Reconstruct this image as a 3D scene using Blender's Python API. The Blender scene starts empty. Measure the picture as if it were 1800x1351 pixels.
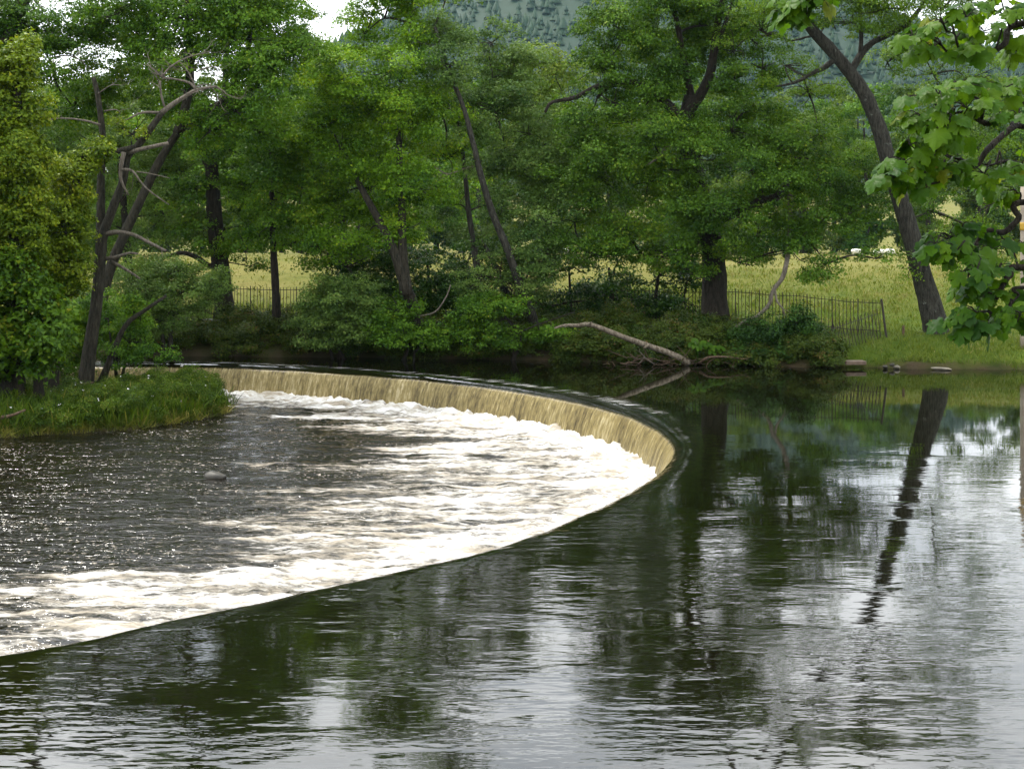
import bpy, bmesh, math, random
import numpy as np
from mathutils import Vector, Matrix

S = bpy.context.scene
COL = S.collection
RNG = np.random.default_rng(11)
random.seed(5)
F, HOR, CX, CAMZ = 2500.0, 397.0, 900.0, 5.0      # focal length and horizon in photo pixels, camera height

# ------------------------------------------------------------------ camera, sky, sun, exposure
cam_d = bpy.data.cameras.new('camera'); cam = bpy.data.objects.new('camera', cam_d); COL.objects.link(cam)
cam.location = (0, 0, CAMZ); cam.rotation_euler = (math.pi/2, 0, 0)
cam_d.sensor_width = 36.0; cam_d.lens = 36.0*F/1800.0
cam_d.shift_y = -(675.5-HOR)/1800.0
cam_d.clip_start = 0.1; cam_d.clip_end = 6000
S.camera = cam

W = bpy.data.worlds.new('World'); S.world = W; W.use_nodes = True
SUN_EL, SUN_AZ = math.radians(60), math.radians(-48)   # azimuth from +Y, clockwise
def build_world():
    nt = W.node_tree; N, L = nt.nodes, nt.links; N.clear()
    out = N.new('ShaderNodeOutputWorld'); bg = N.new('ShaderNodeBackground'); bg.inputs['Strength'].default_value = 0.092
    sky = N.new('ShaderNodeTexSky'); sky.sky_type = 'NISHITA'; sky.sun_disc = False
    sky.sun_elevation = SUN_EL; sky.sun_rotation = SUN_AZ; sky.dust_density = 2.0
    tc = N.new('ShaderNodeTexCoord')
    n = N.new('ShaderNodeTexNoise'); n.inputs['Scale'].default_value = 4.6; n.inputs['Detail'].default_value = 6; n.inputs['Roughness'].default_value = .55
    mp = N.new('ShaderNodeMapping'); mp.inputs['Scale'].default_value = (1, 1, 2.2); mp.inputs['Location'].default_value = (3.1, 1.7, .4)
    L.new(tc.outputs['Generated'], mp.inputs['Vector']); L.new(mp.outputs['Vector'], n.inputs['Vector'])
    r1 = N.new('ShaderNodeValToRGB'); r1.color_ramp.elements[0].position = .30; r1.color_ramp.elements[1].position = .50
    r1.color_ramp.elements[0].color = (.86,)*3+(1,); r1.color_ramp.elements[1].color = (1,)*3+(1,)
    r2 = N.new('ShaderNodeValToRGB'); r2.color_ramp.elements[0].position = .35; r2.color_ramp.elements[1].position = .68
    r2.color_ramp.elements[0].color = (7.6, 8.0, 8.5, 1); r2.color_ramp.elements[1].color = (15.2, 15.3, 15.3, 1)
    L.new(n.outputs['Fac'], r1.inputs['Fac']); L.new(n.outputs['Fac'], r2.inputs['Fac'])
    mx = N.new('ShaderNodeMix'); mx.data_type = 'RGBA'
    L.new(r1.outputs['Color'], mx.inputs['Factor']); L.new(sky.outputs['Color'], mx.inputs['A']); L.new(r2.outputs['Color'], mx.inputs['B'])
    # thin cloud is brighter towards the sun that stands behind it
    dp = N.new('ShaderNodeVectorMath'); dp.operation = 'DOT_PRODUCT'; dp.inputs[1].default_value = (math.sin(SUN_AZ)*math.cos(SUN_EL), math.cos(SUN_AZ)*math.cos(SUN_EL), math.sin(SUN_EL))
    L.new(tc.outputs['Generated'], dp.inputs[0])
    mr = N.new('ShaderNodeMapRange'); mr.inputs[1].default_value = -1; mr.inputs[2].default_value = 1; mr.inputs[3].default_value = .62; mr.inputs[4].default_value = 1.45; L.new(dp.outputs['Value'], mr.inputs[0])
    vm = N.new('ShaderNodeVectorMath'); vm.operation = 'SCALE'; L.new(mx.outputs['Result'], vm.inputs[0]); L.new(mr.outputs[0], vm.inputs['Scale'])
    L.new(vm.outputs[0], bg.inputs['Color']); L.new(bg.outputs['Background'], out.inputs['Surface'])
build_world()
sd = bpy.data.lights.new('sun', 'SUN'); sd.energy = 2.1; sd.angle = math.radians(8); sd.color = (1, .95, .86)
sun = bpy.data.objects.new('sun', sd); COL.objects.link(sun); sun.location = (0, 0, 120)
sv = Vector((math.sin(SUN_AZ)*math.cos(SUN_EL), math.cos(SUN_AZ)*math.cos(SUN_EL), math.sin(SUN_EL)))
sun.rotation_euler = sv.to_track_quat('Z', 'Y').to_euler()
S.view_settings.view_transform = 'Standard'; S.view_settings.look = 'None'
S.view_settings.exposure = 1.02; S.view_settings.gamma = 1.0; S.view_settings.use_curve_mapping = False
S.cycles.max_bounces = 6; S.cycles.diffuse_bounces = 3; S.cycles.glossy_bounces = 3
S.cycles.transmission_bounces = 4; S.cycles.transparent_max_bounces = 4; S.cycles.volume_bounces = 0
S.cycles.caustics_reflective = False; S.cycles.caustics_refractive = False

# ------------------------------------------------------------------ helpers
def P(x, y, d):                                     # the point seen at photo pixel (x, y), d metres away
    return np.array([(x-CX)*d/F, d, CAMZ-(y-HOR)*d/F])

def tag(o, label=None, cat=None, group=None, kind=None):
    if label: o['label'] = label
    if cat: o['category'] = cat
    if group: o['group'] = group
    if kind: o['kind'] = kind
    return o

def link(name, me, parent=None, mat=None):
    o = bpy.data.objects.new(name, me); COL.objects.link(o)
    if mat is not None: me.materials.append(mat)
    if parent is not None: o.parent = parent; o.matrix_parent_inverse = Matrix.Translation(-Vector(parent.location)) if parent.type == 'EMPTY' else Matrix()
    return o

def empty(name, loc, label, cat, group=None):
    o = bpy.data.objects.new(name, None); COL.objects.link(o); o.location = Vector([float(v) for v in loc]); o.empty_display_size = .2
    return tag(o, label, cat, group)

def mesh_np(name, v, f, smooth=False, attrs=None, fattrs=None):
    """v (N,3); f (M,k) one polygon size"""
    v = np.ascontiguousarray(v, dtype=np.float32); f = np.ascontiguousarray(f, dtype=np.int32)
    me = bpy.data.meshes.new(name); M, k = f.shape
    me.vertices.add(len(v)); me.vertices.foreach_set('co', v.ravel())
    me.loops.add(M*k); me.loops.foreach_set('vertex_index', f.ravel())
    me.polygons.add(M); me.polygons.foreach_set('loop_start', np.arange(0, M*k, k, dtype=np.int32))
    if smooth: me.polygons.foreach_set('use_smooth', np.ones(M, dtype=bool))
    for d, dom in ((attrs, 'POINT'), (fattrs, 'FACE')):
        for an, av in (d or {}).items():
            a = me.attributes.new(an, 'FLOAT', dom); a.data.foreach_set('value', np.ascontiguousarray(av, dtype=np.float32))
    me.update(calc_edges=True)
    return me

class MB:                                           # mixed triangles and quads joined into one mesh
    def __init__(s): s.v = []; s.f = []; s.n = 0
    def add(s, v, f):
        v = np.asarray(v, float); s.v.append(v); s.f += [tuple(int(i)+s.n for i in q) for q in f]; s.n += len(v)
    def box(s, c, size, rz=0):
        x, y, z = np.array(size)/2.0
        p = np.array([(-x,-y,-z),(x,-y,-z),(x,y,-z),(-x,y,-z),(-x,-y,z),(x,-y,z),(x,y,z),(-x,y,z)])
        ca, sa = math.cos(rz), math.sin(rz); p = p @ np.array([[ca,sa,0],[-sa,ca,0],[0,0,1]]) + np.array(c)
        s.add(p, [(0,3,2,1),(4,5,6,7),(0,1,5,4),(1,2,6,5),(2,3,7,6),(3,0,4,7)])
    def tube(s, pts, radii, sides=7, step=None, wob=0.0, rng=RNG, cap=True):
        v, f = tube(pts, radii, sides, step, wob, rng, cap); s.add(v, f)
    def build(s, name, mat=None, parent=None, smooth=True):
        me = bpy.data.meshes.new(name); me.from_pydata(np.concatenate(s.v).tolist(), [], s.f)
        if smooth: me.polygons.foreach_set('use_smooth', np.ones(len(me.polygons), dtype=bool))
        me.update(); return link(name, me, parent, mat)

def spline(pts, n):
    p = np.asarray(pts, float)
    if len(p) == 2: t = np.linspace(0, 1, n)[:, None]; return p[0]*(1-t)+p[1]*t
    q = np.vstack([2*p[0]-p[1], p, 2*p[-1]-p[-2]]); out = []
    u = np.linspace(0, len(p)-1-1e-6, n)
    for t in u:
        i = int(t); s = t-i; a, b, c, d = q[i:i+4]
        out.append(.5*((2*b)+(-a+c)*s+(2*a-5*b+4*c-d)*s*s+(-a+3*b-3*c+d)*s**3))
    return np.array(out)

def tube(pts, radii, sides=7, step=None, wob=0.0, rng=RNG, cap=True):
    pts = np.asarray(pts, float); L = np.linalg.norm(np.diff(pts, axis=0), axis=1).sum()
    n = max(3, int(L/step)+2) if step else max(3, 3*len(pts))
    c = spline(pts, n); r = np.interp(np.linspace(0, 1, n), np.linspace(0, 1, len(radii)), radii)
    t = np.gradient(c, axis=0); t /= np.linalg.norm(t, axis=1)[:, None]+1e-9
    ref = np.array([0, 1, 0.]) if abs(t[0][1]) < .9 else np.array([1., 0, 0])
    a = np.cross(t, ref); a /= np.linalg.norm(a, axis=1)[:, None]+1e-9; b = np.cross(t, a)
    ang = np.linspace(0, 2*np.pi, sides, endpoint=False)
    rr = r[:, None]*(1+wob*rng.normal(size=(n, sides)))
    v = c[:, None, :]+rr[..., None]*(np.cos(ang)[None, :, None]*a[:, None, :]+np.sin(ang)[None, :, None]*b[:, None, :])
    v = v.reshape(-1, 3); f = []
    for i in range(n-1):
        for j in range(sides):
            k = (j+1) % sides; f.append((i*sides+j, i*sides+k, (i+1)*sides+k, (i+1)*sides+j))
    if cap: f.append(tuple(range(sides))[::-1]); f.append(tuple((n-1)*sides+j for j in range(sides)))
    return v, f

# numpy gradient noise
_perm = np.random.default_rng(3).permutation(4096)
_g = np.random.default_rng(4).uniform(0, 2*np.pi, 4096)
def gnoise(x, y):
    xi = np.floor(x).astype(int); yi = np.floor(y).astype(int); xf = x-xi; yf = y-yi
    u = xf*xf*xf*(xf*(xf*6-15)+10); w = yf*yf*yf*(yf*(yf*6-15)+10)
    def g(ix, iy, dx, dy):
        h = _g[_perm[(_perm[ix & 4095]+iy) & 4095]]; return np.cos(h)*dx+np.sin(h)*dy
    a = g(xi, yi, xf, yf); b = g(xi+1, yi, xf-1, yf); c = g(xi, yi+1, xf, yf-1); d = g(xi+1, yi+1, xf-1, yf-1)
    return ((a*(1-u)+b*u)*(1-w)+(c*(1-u)+d*u)*w)*1.5
def fbm(x, y, o=4, gain=.5):
    s = 0; a = 1.0
    for i in range(o): s = s+a*gnoise(x*2**i+17.3*i, y*2**i-9.1*i); a *= gain
    return s
def sstep(a, b, x):
    t = np.clip((x-a)/(b-a), 0, 1); return t*t*(3-2*t)

# ------------------------------------------------------------------ materials
def mat(name):
    m = bpy.data.materials.new(name); m.use_nodes = True; nt = m.node_tree; nt.nodes.clear()
    o = nt.nodes.new('ShaderNodeOutputMaterial'); return m, nt.nodes, nt.links, o
def ramp(N, stops, interp='LINEAR'):
    r = N.new('ShaderNodeValToRGB'); cr = r.color_ramp; cr.interpolation = interp
    while len(cr.elements) < len(stops): cr.elements.new(.5)
    for e, (p, c) in zip(cr.elements, stops): e.position = p; e.color = tuple(c)+(1,) if len(c) == 3 else c
    return r
def noise(N, L, vec, scale, detail=4, rough=.5, sc=None):
    if sc is not None:
        mp = N.new('ShaderNodeMapping'); mp.inputs['Scale'].default_value = sc; L.new(vec, mp.inputs['Vector']); vec = mp.outputs['Vector']
    n = N.new('ShaderNodeTexNoise'); n.inputs['Scale'].default_value = scale; n.inputs['Detail'].default_value = detail; n.inputs['Roughness'].default_value = rough
    L.new(vec, n.inputs['Vector']); return n.outputs['Fac']
def mth(N, L, op, a, b=None, clamp=False):
    m = N.new('ShaderNodeMath'); m.operation = op; m.use_clamp = clamp
    for i, v in enumerate((a, b)):
        if v is None: continue
        if hasattr(v, 'links'): L.new(v, m.inputs[i])
        else: m.inputs[i].default_value = v
    return m.outputs[0]
def maprange(N, L, v, a, b, c=0.0, d=1.0, smooth=True):
    m = N.new('ShaderNodeMapRange'); m.interpolation_type = 'SMOOTHSTEP' if smooth else 'LINEAR'
    L.new(v, m.inputs[0])
    for i, x in enumerate((a, b, c, d)): m.inputs[i+1].default_value = x
    return m.outputs[0]
def mixc(N, L, fac, a, b):
    m = N.new('ShaderNodeMix'); m.data_type = 'RGBA'
    for k, v in (('Factor', fac), ('A', a), ('B', b)):
        s = m.inputs[k] if k == 'Factor' else [i for i in m.inputs if i.name == k and i.type == 'RGBA'][0]
        if hasattr(v, 'links'): L.new(v, s)
        elif k == 'Factor': s.default_value = v
        else: s.default_value = tuple(v)+(1,)
    return [o for o in m.outputs if o.type == 'RGBA'][0]
def attr(N, name):
    a = N.new('ShaderNodeAttribute'); a.attribute_name = name; return a.outputs['Fac']

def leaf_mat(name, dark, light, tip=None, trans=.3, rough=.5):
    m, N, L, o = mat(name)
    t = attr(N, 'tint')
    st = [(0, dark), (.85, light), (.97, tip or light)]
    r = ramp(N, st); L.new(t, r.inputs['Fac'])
    p = N.new('ShaderNodeBsdfPrincipled'); p.inputs['Roughness'].default_value = rough; p.inputs['Specular IOR Level'].default_value = .14
    L.new(r.outputs['Color'], p.inputs['Base Color'])
    tr = N.new('ShaderNodeBsdfTranslucent')
    hs = N.new('ShaderNodeHueSaturation'); hs.inputs['Hue'].default_value = .49; hs.inputs['Saturation'].default_value = 1.1; hs.inputs['Value'].default_value = 1.2
    L.new(r.outputs['Color'], hs.inputs['Color']); L.new(hs.outputs['Color'], tr.inputs['Color'])
    mx = N.new('ShaderNodeMixShader'); mx.inputs[0].default_value = trans
    L.new(p.outputs[0], mx.inputs[1]); L.new(tr.outputs[0], mx.inputs[2]); L.new(mx.outputs[0], o.inputs['Surface'])
    return m

def bark_mat(name, c1, c2, lichen=None, lich=.62):
    m, N, L, o = mat(name)
    g = N.new('ShaderNodeNewGeometry').outputs['Position']
    n1 = noise(N, L, g, 5, 7, .72, (3, 3, .55)); r = ramp(N, [(.38, c1), (.64, c2)]); L.new(n1, r.inputs['Fac'])
    col = r.outputs['Color']
    if lichen:
        n2 = noise(N, L, g, 2.2, 6, .7); f = maprange(N, L, n2, lich, lich+.08); col = mixc(N, L, f, col, lichen)
    p = N.new('ShaderNodeBsdfPrincipled'); p.inputs['Roughness'].default_value = .85; p.inputs['Specular IOR Level'].default_value = .2
    L.new(col, p.inputs['Base Color'])
    b = N.new('ShaderNodeBump'); b.inputs['Strength'].default_value = 1.0; b.inputs['Distance'].default_value = .09
    n3 = noise(N, L, g, 14, 4, .6, (3, 3, .6)); L.new(n3, b.inputs['Height']); L.new(b.outputs[0], p.inputs['Normal'])
    L.new(p.outputs[0], o.inputs['Surface']); return m

def plain_mat(name, c1, c2=None, rough=.7, scale=4, metal=0):
    m, N, L, o = mat(name); g = N.new('ShaderNodeNewGeometry').outputs['Position']
    r = ramp(N, [(.3, c1), (.7, c2 or c1)]); L.new(noise(N, L, g, scale, 5, .6), r.inputs['Fac'])
    p = N.new('ShaderNodeBsdfPrincipled'); p.inputs['Roughness'].default_value = rough; p.inputs['Metallic'].default_value = metal
    L.new(r.outputs['Color'], p.inputs['Base Color']); L.new(p.outputs[0], o.inputs['Surface']); return m

M = {}
M['alder'] = leaf_mat('alder_leaves', (0.0255, 0.0789, 0.0046), (0.1601, 0.3039, 0.0116), (0.2436, 0.3132, 0.0139), .34)
M['mid'] = leaf_mat('mid_green_leaves', (0.0244, 0.0742, 0.0058), (0.1230, 0.2459, 0.0162), (0.2088, 0.2668, 0.0209), .34)
M['oak'] = leaf_mat('oak_leaves', (0.0197, 0.0603, 0.0058), (0.1044, 0.2088, 0.0151), (0.1856, 0.2436, 0.0209), .32)
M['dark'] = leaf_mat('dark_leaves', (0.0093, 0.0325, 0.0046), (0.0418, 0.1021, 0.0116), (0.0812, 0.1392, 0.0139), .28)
M['ash'] = leaf_mat('ash_leaves', (0.0348, 0.0858, 0.0070), (0.1218, 0.2204, 0.0162), (0.1856, 0.2552, 0.0232), .34)
M['ivy'] = leaf_mat('ivy_leaves', (.036, .082, .003), (.190, .262, .012), (.28, .29, .018), .3, .45)
M['maple'] = leaf_mat('maple_leaves', (.020, .060, .003), (.100, .190, .007), (.18, .20, .01), .32, .45)
M['willow'] = leaf_mat('willow_leaves', (0.0371, 0.0812, 0.0139), (0.1392, 0.2262, 0.0418), (0.1972, 0.2552, 0.0580), .32)
M['grey_green'] = leaf_mat('grey_green_leaves', (0.0302, 0.0742, 0.0139), (0.1230, 0.2088, 0.0394), (0.1624, 0.2204, 0.0522), .32)
M['wood'] = leaf_mat('far_wood_leaves', (.038, .080, .008), (.120, .190, .018), (.18, .22, .03), .32)
M['herb'] = leaf_mat('herb_leaves', (.022, .054, .005), (.105, .170, .012), (.22, .21, .04), .32)
M['straw'] = leaf_mat('sedge_blades', (.06, .09, .012), (.28, .27, .05), (.36, .29, .09), .3)
M['grass'] = leaf_mat('grass_blades', (.070, .120, .016), (.16, .20, .030), (.28, .26, .09), .3)
M['meadow'] = leaf_mat('meadow_blades', (.100, .122, .018), (.165, .165, .038), (.20, .185, .055), .3)
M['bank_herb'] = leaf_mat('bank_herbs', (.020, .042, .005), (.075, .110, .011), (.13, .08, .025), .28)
M['hill'] = leaf_mat('conifer_needles', (.010, .026, .014), (.022, .046, .022), (.03, .055, .025), .1, .7)
M['bark'] = bark_mat('bark', (.014, .013, .009), (.066, .058, .041), (.10, .10, .06), .64)
M['bark_dark'] = bark_mat('dark_bark', (.012, .010, .008), (.042, .034, .025))
M['bark_grey'] = bark_mat('grey_lichen_bark', (.014, .013, .010), (.070, .066, .052), (.19, .20, .17), .62)
M['deadwood'] = bark_mat('bleached_dead_wood', (.10, .078, .052), (.32, .27, .205))
M['deadgrey'] = bark_mat('grey_dead_twigs', (.10, .085, .065), (.24, .205, .165))
M['driftwood'] = bark_mat('brown_driftwood', (.07, .045, .028), (.19, .13, .085))
M['iron'] = plain_mat('rusty_iron', (.012, .010, .007), (.034, .022, .013), .75, 9)
M['stone'] = plain_mat('wet_stone', (.010, .009, .006), (.042, .036, .024), .55, 7)
M['pale_stone'] = plain_mat('pale_stone', (.10, .09, .065), (.24, .21, .16), .8, 5)
M['plank'] = plain_mat('weathered_plank', (.07, .045, .03), (.15, .105, .07), .7, 6)
M['bench'] = plain_mat('grey_bench_wood', (.22, .22, .21), (.40, .40, .38), .5, 6)
M['wool'] = plain_mat('white_wool', (.70, .67, .60), (.82, .80, .74), .95, 5)
M['sheepface'] = plain_mat('pale_sheep_face', (.55, .50, .43), (.65, .6, .53), .9, 5)
M['pole'] = plain_mat('pale_pole_wood', (.26, .21, .16), (.42, .36, .28), .8, 3)
M['yellow'] = plain_mat('yellow_paint', (.40, .24, .02), (.50, .30, .03), .5, 3)
M['flower'] = plain_mat('white_petals', (.7, .66, .66), (.8, .78, .76), .8, 3)

# ------------------------------------------------------------------ terrain
WX = [-80, -30, -12, 0, 6, 10, 14, 20, 40, 90]
WD = [60, 57, 54.6, 53.2, 51.6, 50.7, 49.9, 49.2, 48.8, 47]
def shore(x): return np.interp(x, WX, WD)
def gz(x, d):
    x = np.asarray(x, float); d = np.asarray(d, float)
    t = d-shore(x)-.35*fbm(x*.45, d*.1, 3)
    h = np.interp(t, [-8, 0, .12, .5, 1.2, 2.4, 4, 6, 10, 15, 22, 32, 60, 130, 220, 600, 3000], [-2.5, -.02, .18, .36, .60, .90, 1.08, 1.32, 2.2, 3.0, 3.22, 3.32, 2.6, 1.0, .8, 20, 100])
    return h+np.clip(t, 0, 1)*(.10*fbm(x*.5, d*.5, 3)+.03*fbm(x*2.2, d*2.2, 2))
def ground_mat():
    m, N, L, o = mat('meadow_and_earth')
    g = N.new('ShaderNodeNewGeometry').outputs['Position']
    big = noise(N, L, g, .12, 5, .6, (1, 1.6, 1)); mid = noise(N, L, g, 1.1, 5, .65); fine = noise(N, L, g, 9, 4, .7)
    green = ramp(N, [(.3, (.035, .068, .005)), (.7, (.082, .112, .010))]); L.new(mid, green.inputs['Fac'])
    straw = ramp(N, [(.3, (.108, .108, .022)), (.75, (.190, .165, .050))]); L.new(mid, straw.inputs['Fac'])
    fs = attr(N, 'straw'); f = mth(N, L, 'ADD', fs, mth(N, L, 'MULTIPLY', mth(N, L, 'SUBTRACT', big, .5), 1.6), True)
    f2 = mth(N, L, 'ADD', f, mth(N, L, 'MULTIPLY', mth(N, L, 'SUBTRACT', fine, .5), .8), True)
    col = mixc(N, L, f2, green.outputs['Color'], straw.outputs['Color'])
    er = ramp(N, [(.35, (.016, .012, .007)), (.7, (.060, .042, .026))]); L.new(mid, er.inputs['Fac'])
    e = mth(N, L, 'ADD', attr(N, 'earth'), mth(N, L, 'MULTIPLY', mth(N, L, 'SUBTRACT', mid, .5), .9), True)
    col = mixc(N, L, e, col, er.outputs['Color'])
    p = N.new('ShaderNodeBsdfPrincipled'); p.inputs['Roughness'].default_value = .95; p.inputs['Specular IOR Level'].default_value = .1
    L.new(col, p.inputs['Base Color'])
    b = N.new('ShaderNodeBump'); b.inputs['Strength'].default_value = .9; b.inputs['Distance'].default_value = .12
    L.new(mth(N, L, 'ADD', mid, mth(N, L, 'MULTIPLY', fine, .5)), b.inputs['Height']); L.new(b.outputs[0], p.inputs['Normal'])
    L.new(p.outputs[0], o.inputs['Surface']); return m
M['ground'] = ground_mat()
def grid_faces(nx, ny):
    i = np.arange((nx-1)*(ny-1)); a = (i//(nx-1))*nx+i % (nx-1)
    return np.stack([a, a+1, a+nx+1, a+nx], 1)
def sheet(name, xs, ds, zf, material, attrs=None):
    X, D = np.meshgrid(xs, ds); Z = zf(X, D)
    v = np.stack([X, D, Z], -1).reshape(-1, 3)
    me = mesh_np(name, v, grid_faces(len(xs), len(ds)), True, {k: fn(X, D).ravel() for k, fn in (attrs or {}).items()})
    return link(name, me, None, material)
xs = np.concatenate([np.linspace(-900, -60, 30), np.arange(-58, 58, .6), np.linspace(60, 900, 30)])
ds = np.concatenate([np.arange(46, 66, .28), np.arange(66, 120, 1.5), np.geomspace(121, 2600, 50)])
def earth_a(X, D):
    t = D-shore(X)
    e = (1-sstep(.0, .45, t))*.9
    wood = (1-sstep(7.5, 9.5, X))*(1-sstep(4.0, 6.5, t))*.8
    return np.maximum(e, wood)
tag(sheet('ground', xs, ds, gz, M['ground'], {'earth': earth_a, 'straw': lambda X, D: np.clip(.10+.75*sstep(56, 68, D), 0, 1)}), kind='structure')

def hill_h(X, D):
    c = 40.0
    g = np.where(X < c, np.exp(-((X-c)/290.0)**2), np.exp(-((X-c)/500.0)**2))
    return -30+268*g*sstep(380, 1250, D)*(1+.05*fbm(X/160, D/160, 3))
tag(sheet('hill', np.linspace(-1500, 1900, 90), np.concatenate([np.linspace(380, 1400, 50), np.linspace(1450, 2500, 8)]), hill_h, M['hill'], {'tint': lambda X, D: .3+0*X}), kind='structure')

# ------------------------------------------------------------------ the weir: a horseshoe crest
CREST = [(-60, 51.7), (-40, 51.7), (-25, 51.7), (-18, 51.7), (-14, 51.65), (-10.3, 51.25), (-6.97, 49.85), (-3.82, 47.8), (-1.85, 46.1), (0, 44.05), (1.67, 41.6), (2.83, 39.2), (3.55, 36.4), (3.80, 34.0), (3.72, 32.1), (3.30, 30.1), (2.72, 28.3),
         (1.62, 25.8), (.42, 23.5), (-.62, 22.0), (-1.72, 20.9), (-2.77, 19.85), (-3.80, 18.85), (-4.98, 17.75), (-6.1, 16.8), (-9, 15.0), (-14, 13.2), (-22, 11.5), (-45, 10), (-60, 9.6)]
_c = spline([(x, y, 0) for x, y in CREST], 1500)[:, :2]
for _ in range(12): _c[1:-1] = .25*_c[:-2]+.5*_c[1:-1]+.25*_c[2:]
_u = np.concatenate([[0], np.cumsum(np.linalg.norm(np.diff(_c, axis=0), axis=1))])
_t = np.gradient(_c, _u, axis=0); _n = np.stack([-_t[:, 1], _t[:, 0]], 1); _n /= np.linalg.norm(_n, axis=1)[:, None]
def crest(u):                                        # u metres along the crest, 0 at the tip of the far arm
    return tuple(np.interp(u, _u, q) for q in (_c[:, 0], _c[:, 1], _n[:, 0], _n[:, 1]))
ULEN = float(_u[-1]); UBEND = float(_u[np.argmax(_c[:, 0])])
def inside(X, D):                                    # metres inside the crest, and the place along it
    uu = np.arange(0, ULEN, .35); x, y, nx, ny = crest(uu); sh = X.shape; X = X.ravel(); D = D.ravel(); ds = np.empty(len(X)); ui = np.empty(len(X))
    for i in range(0, len(X), 20000):
        dx = X[i:i+20000, None]-x; dy = D[i:i+20000, None]-y; k = np.argmin(dx*dx+dy*dy, 1); r = np.arange(len(k))
        ds[i:i+20000] = -(dx[r, k]*nx[k]+dy[r, k]*ny[k]); ui[i:i+20000] = uu[k]
    return ds.reshape(sh), ui.reshape(sh)

def water_mat():
    m, N, L, o = mat('dark_river_water')
    g = N.new('ShaderNodeNewGeometry').outputs['Position']
    sx = N.new('ShaderNodeSeparateXYZ'); L.new(g, sx.inputs[0])
    wob = noise(N, L, g, .16, 3, .5)
    # how ruffled the river is: glassy by the far right bank, ruffled in the run towards the camera
    yy = mth(N, L, 'ADD', sx.outputs['Y'], mth(N, L, 'MULTIPLY', mth(N, L, 'SUBTRACT', wob, .5), 16))
    ruff = maprange(N, L, yy, 36, 16, .012, 1.0)
    cat = maprange(N, L, noise(N, L, g, .45, 4, .6, (.6, 1.5, 1)), .44, .62, .25, 1.5)
    lip = maprange(N, L, attr(N, 'off'), .1, 1.6, 1.4, 0.0)
    amp = mth(N, L, 'ADD', mth(N, L, 'MULTIPLY', ruff, cat), lip)
    n1 = noise(N, L, g, 1.0, 3, .55, (1.5, 4.6, 1)); n2 = noise(N, L, g, 1.0, 2, .5, (5, 13.0, 1)); n3 = noise(N, L, g, 1.0, 2, .5, (.25, .6, 1))
    h = mth(N, L, 'ADD', mth(N, L, 'MULTIPLY', n1, .0165), mth(N, L, 'MULTIPLY', n2, .0042))
    h = mth(N, L, 'MULTIPLY', h, amp); h = mth(N, L, 'ADD', h, mth(N, L, 'MULTIPLY', mth(N, L, 'MULTIPLY', n3, .022), mth(N, L, 'ADD', ruff, .05)))
    b = N.new('ShaderNodeBump'); b.inputs['Strength'].default_value = 1.0; b.inputs['Distance'].default_value = .42
    L.new(h, b.inputs['Height'])
    p = N.new('ShaderNodeBsdfPrincipled'); p.inputs['Roughness'].default_value = .03; p.inputs['IOR'].default_value = 1.62
    L.new(b.outputs[0], p.inputs['Normal'])
    # drifting foam flecks; foam and painted glints in the broken line above the lip
    fl = noise(N, L, g, 1.0, 6, .72, (1.1, 7.5, 1)); fa = attr(N, 'off'); far = maprange(N, L, sx.outputs['Y'], 30, 40)
    line = mth(N, L, 'MULTIPLY', maprange(N, L, fa, .25, .6), maprange(N, L, fa, 1.6, .7)); line = mth(N, L, 'MULTIPLY', line, far)
    fm = mth(N, L, 'ADD', mth(N, L, 'MULTIPLY', line, .235), mth(N, L, 'SUBTRACT', fl, .0))
    fm = maprange(N, L, fm, .72, .86, 0, .75)
    col = mixc(N, L, fm, (.0036, .0036, .0013), (.55, .55, .52)); L.new(col, p.inputs['Base Color'])
    L.new(mth(N, L, 'ADD', mth(N, L, 'MULTIPLY', fm, .5), .03), p.inputs['Roughness'])
    L.new(p.outputs[0], o.inputs['Surface']); return m
M['water'] = water_mat()

def build_upper():
    u = np.arange(0, ULEN, .2)
    off = np.array([0, .03, .07, .12, .18, .26, .36, .5, .7, 1.0, 1.4, 2, 3, 4.5, 7, 11, 17, 26, 40, 60, 90])
    x, y, nx, ny = crest(u); wav = .018*gnoise(u*.8, u*0+3.3)+.01*gnoise(u*2.6, u*0+7.7)
    V = []; A = []
    for o_ in off:
        z = -.10*np.exp(-o_/.16)+wav*np.exp(-o_/.6)
        V.append(np.stack([x+nx*o_, y+ny*o_, z], 1)); A.append(np.full(len(u), o_))
    me = mesh_np('upper_river', np.concatenate(V), grid_faces(len(u), len(off)), True, {'off': np.concatenate(A)})
    tag(link('upper_river', me, None, M['water']), kind='structure')
build_upper()

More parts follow.
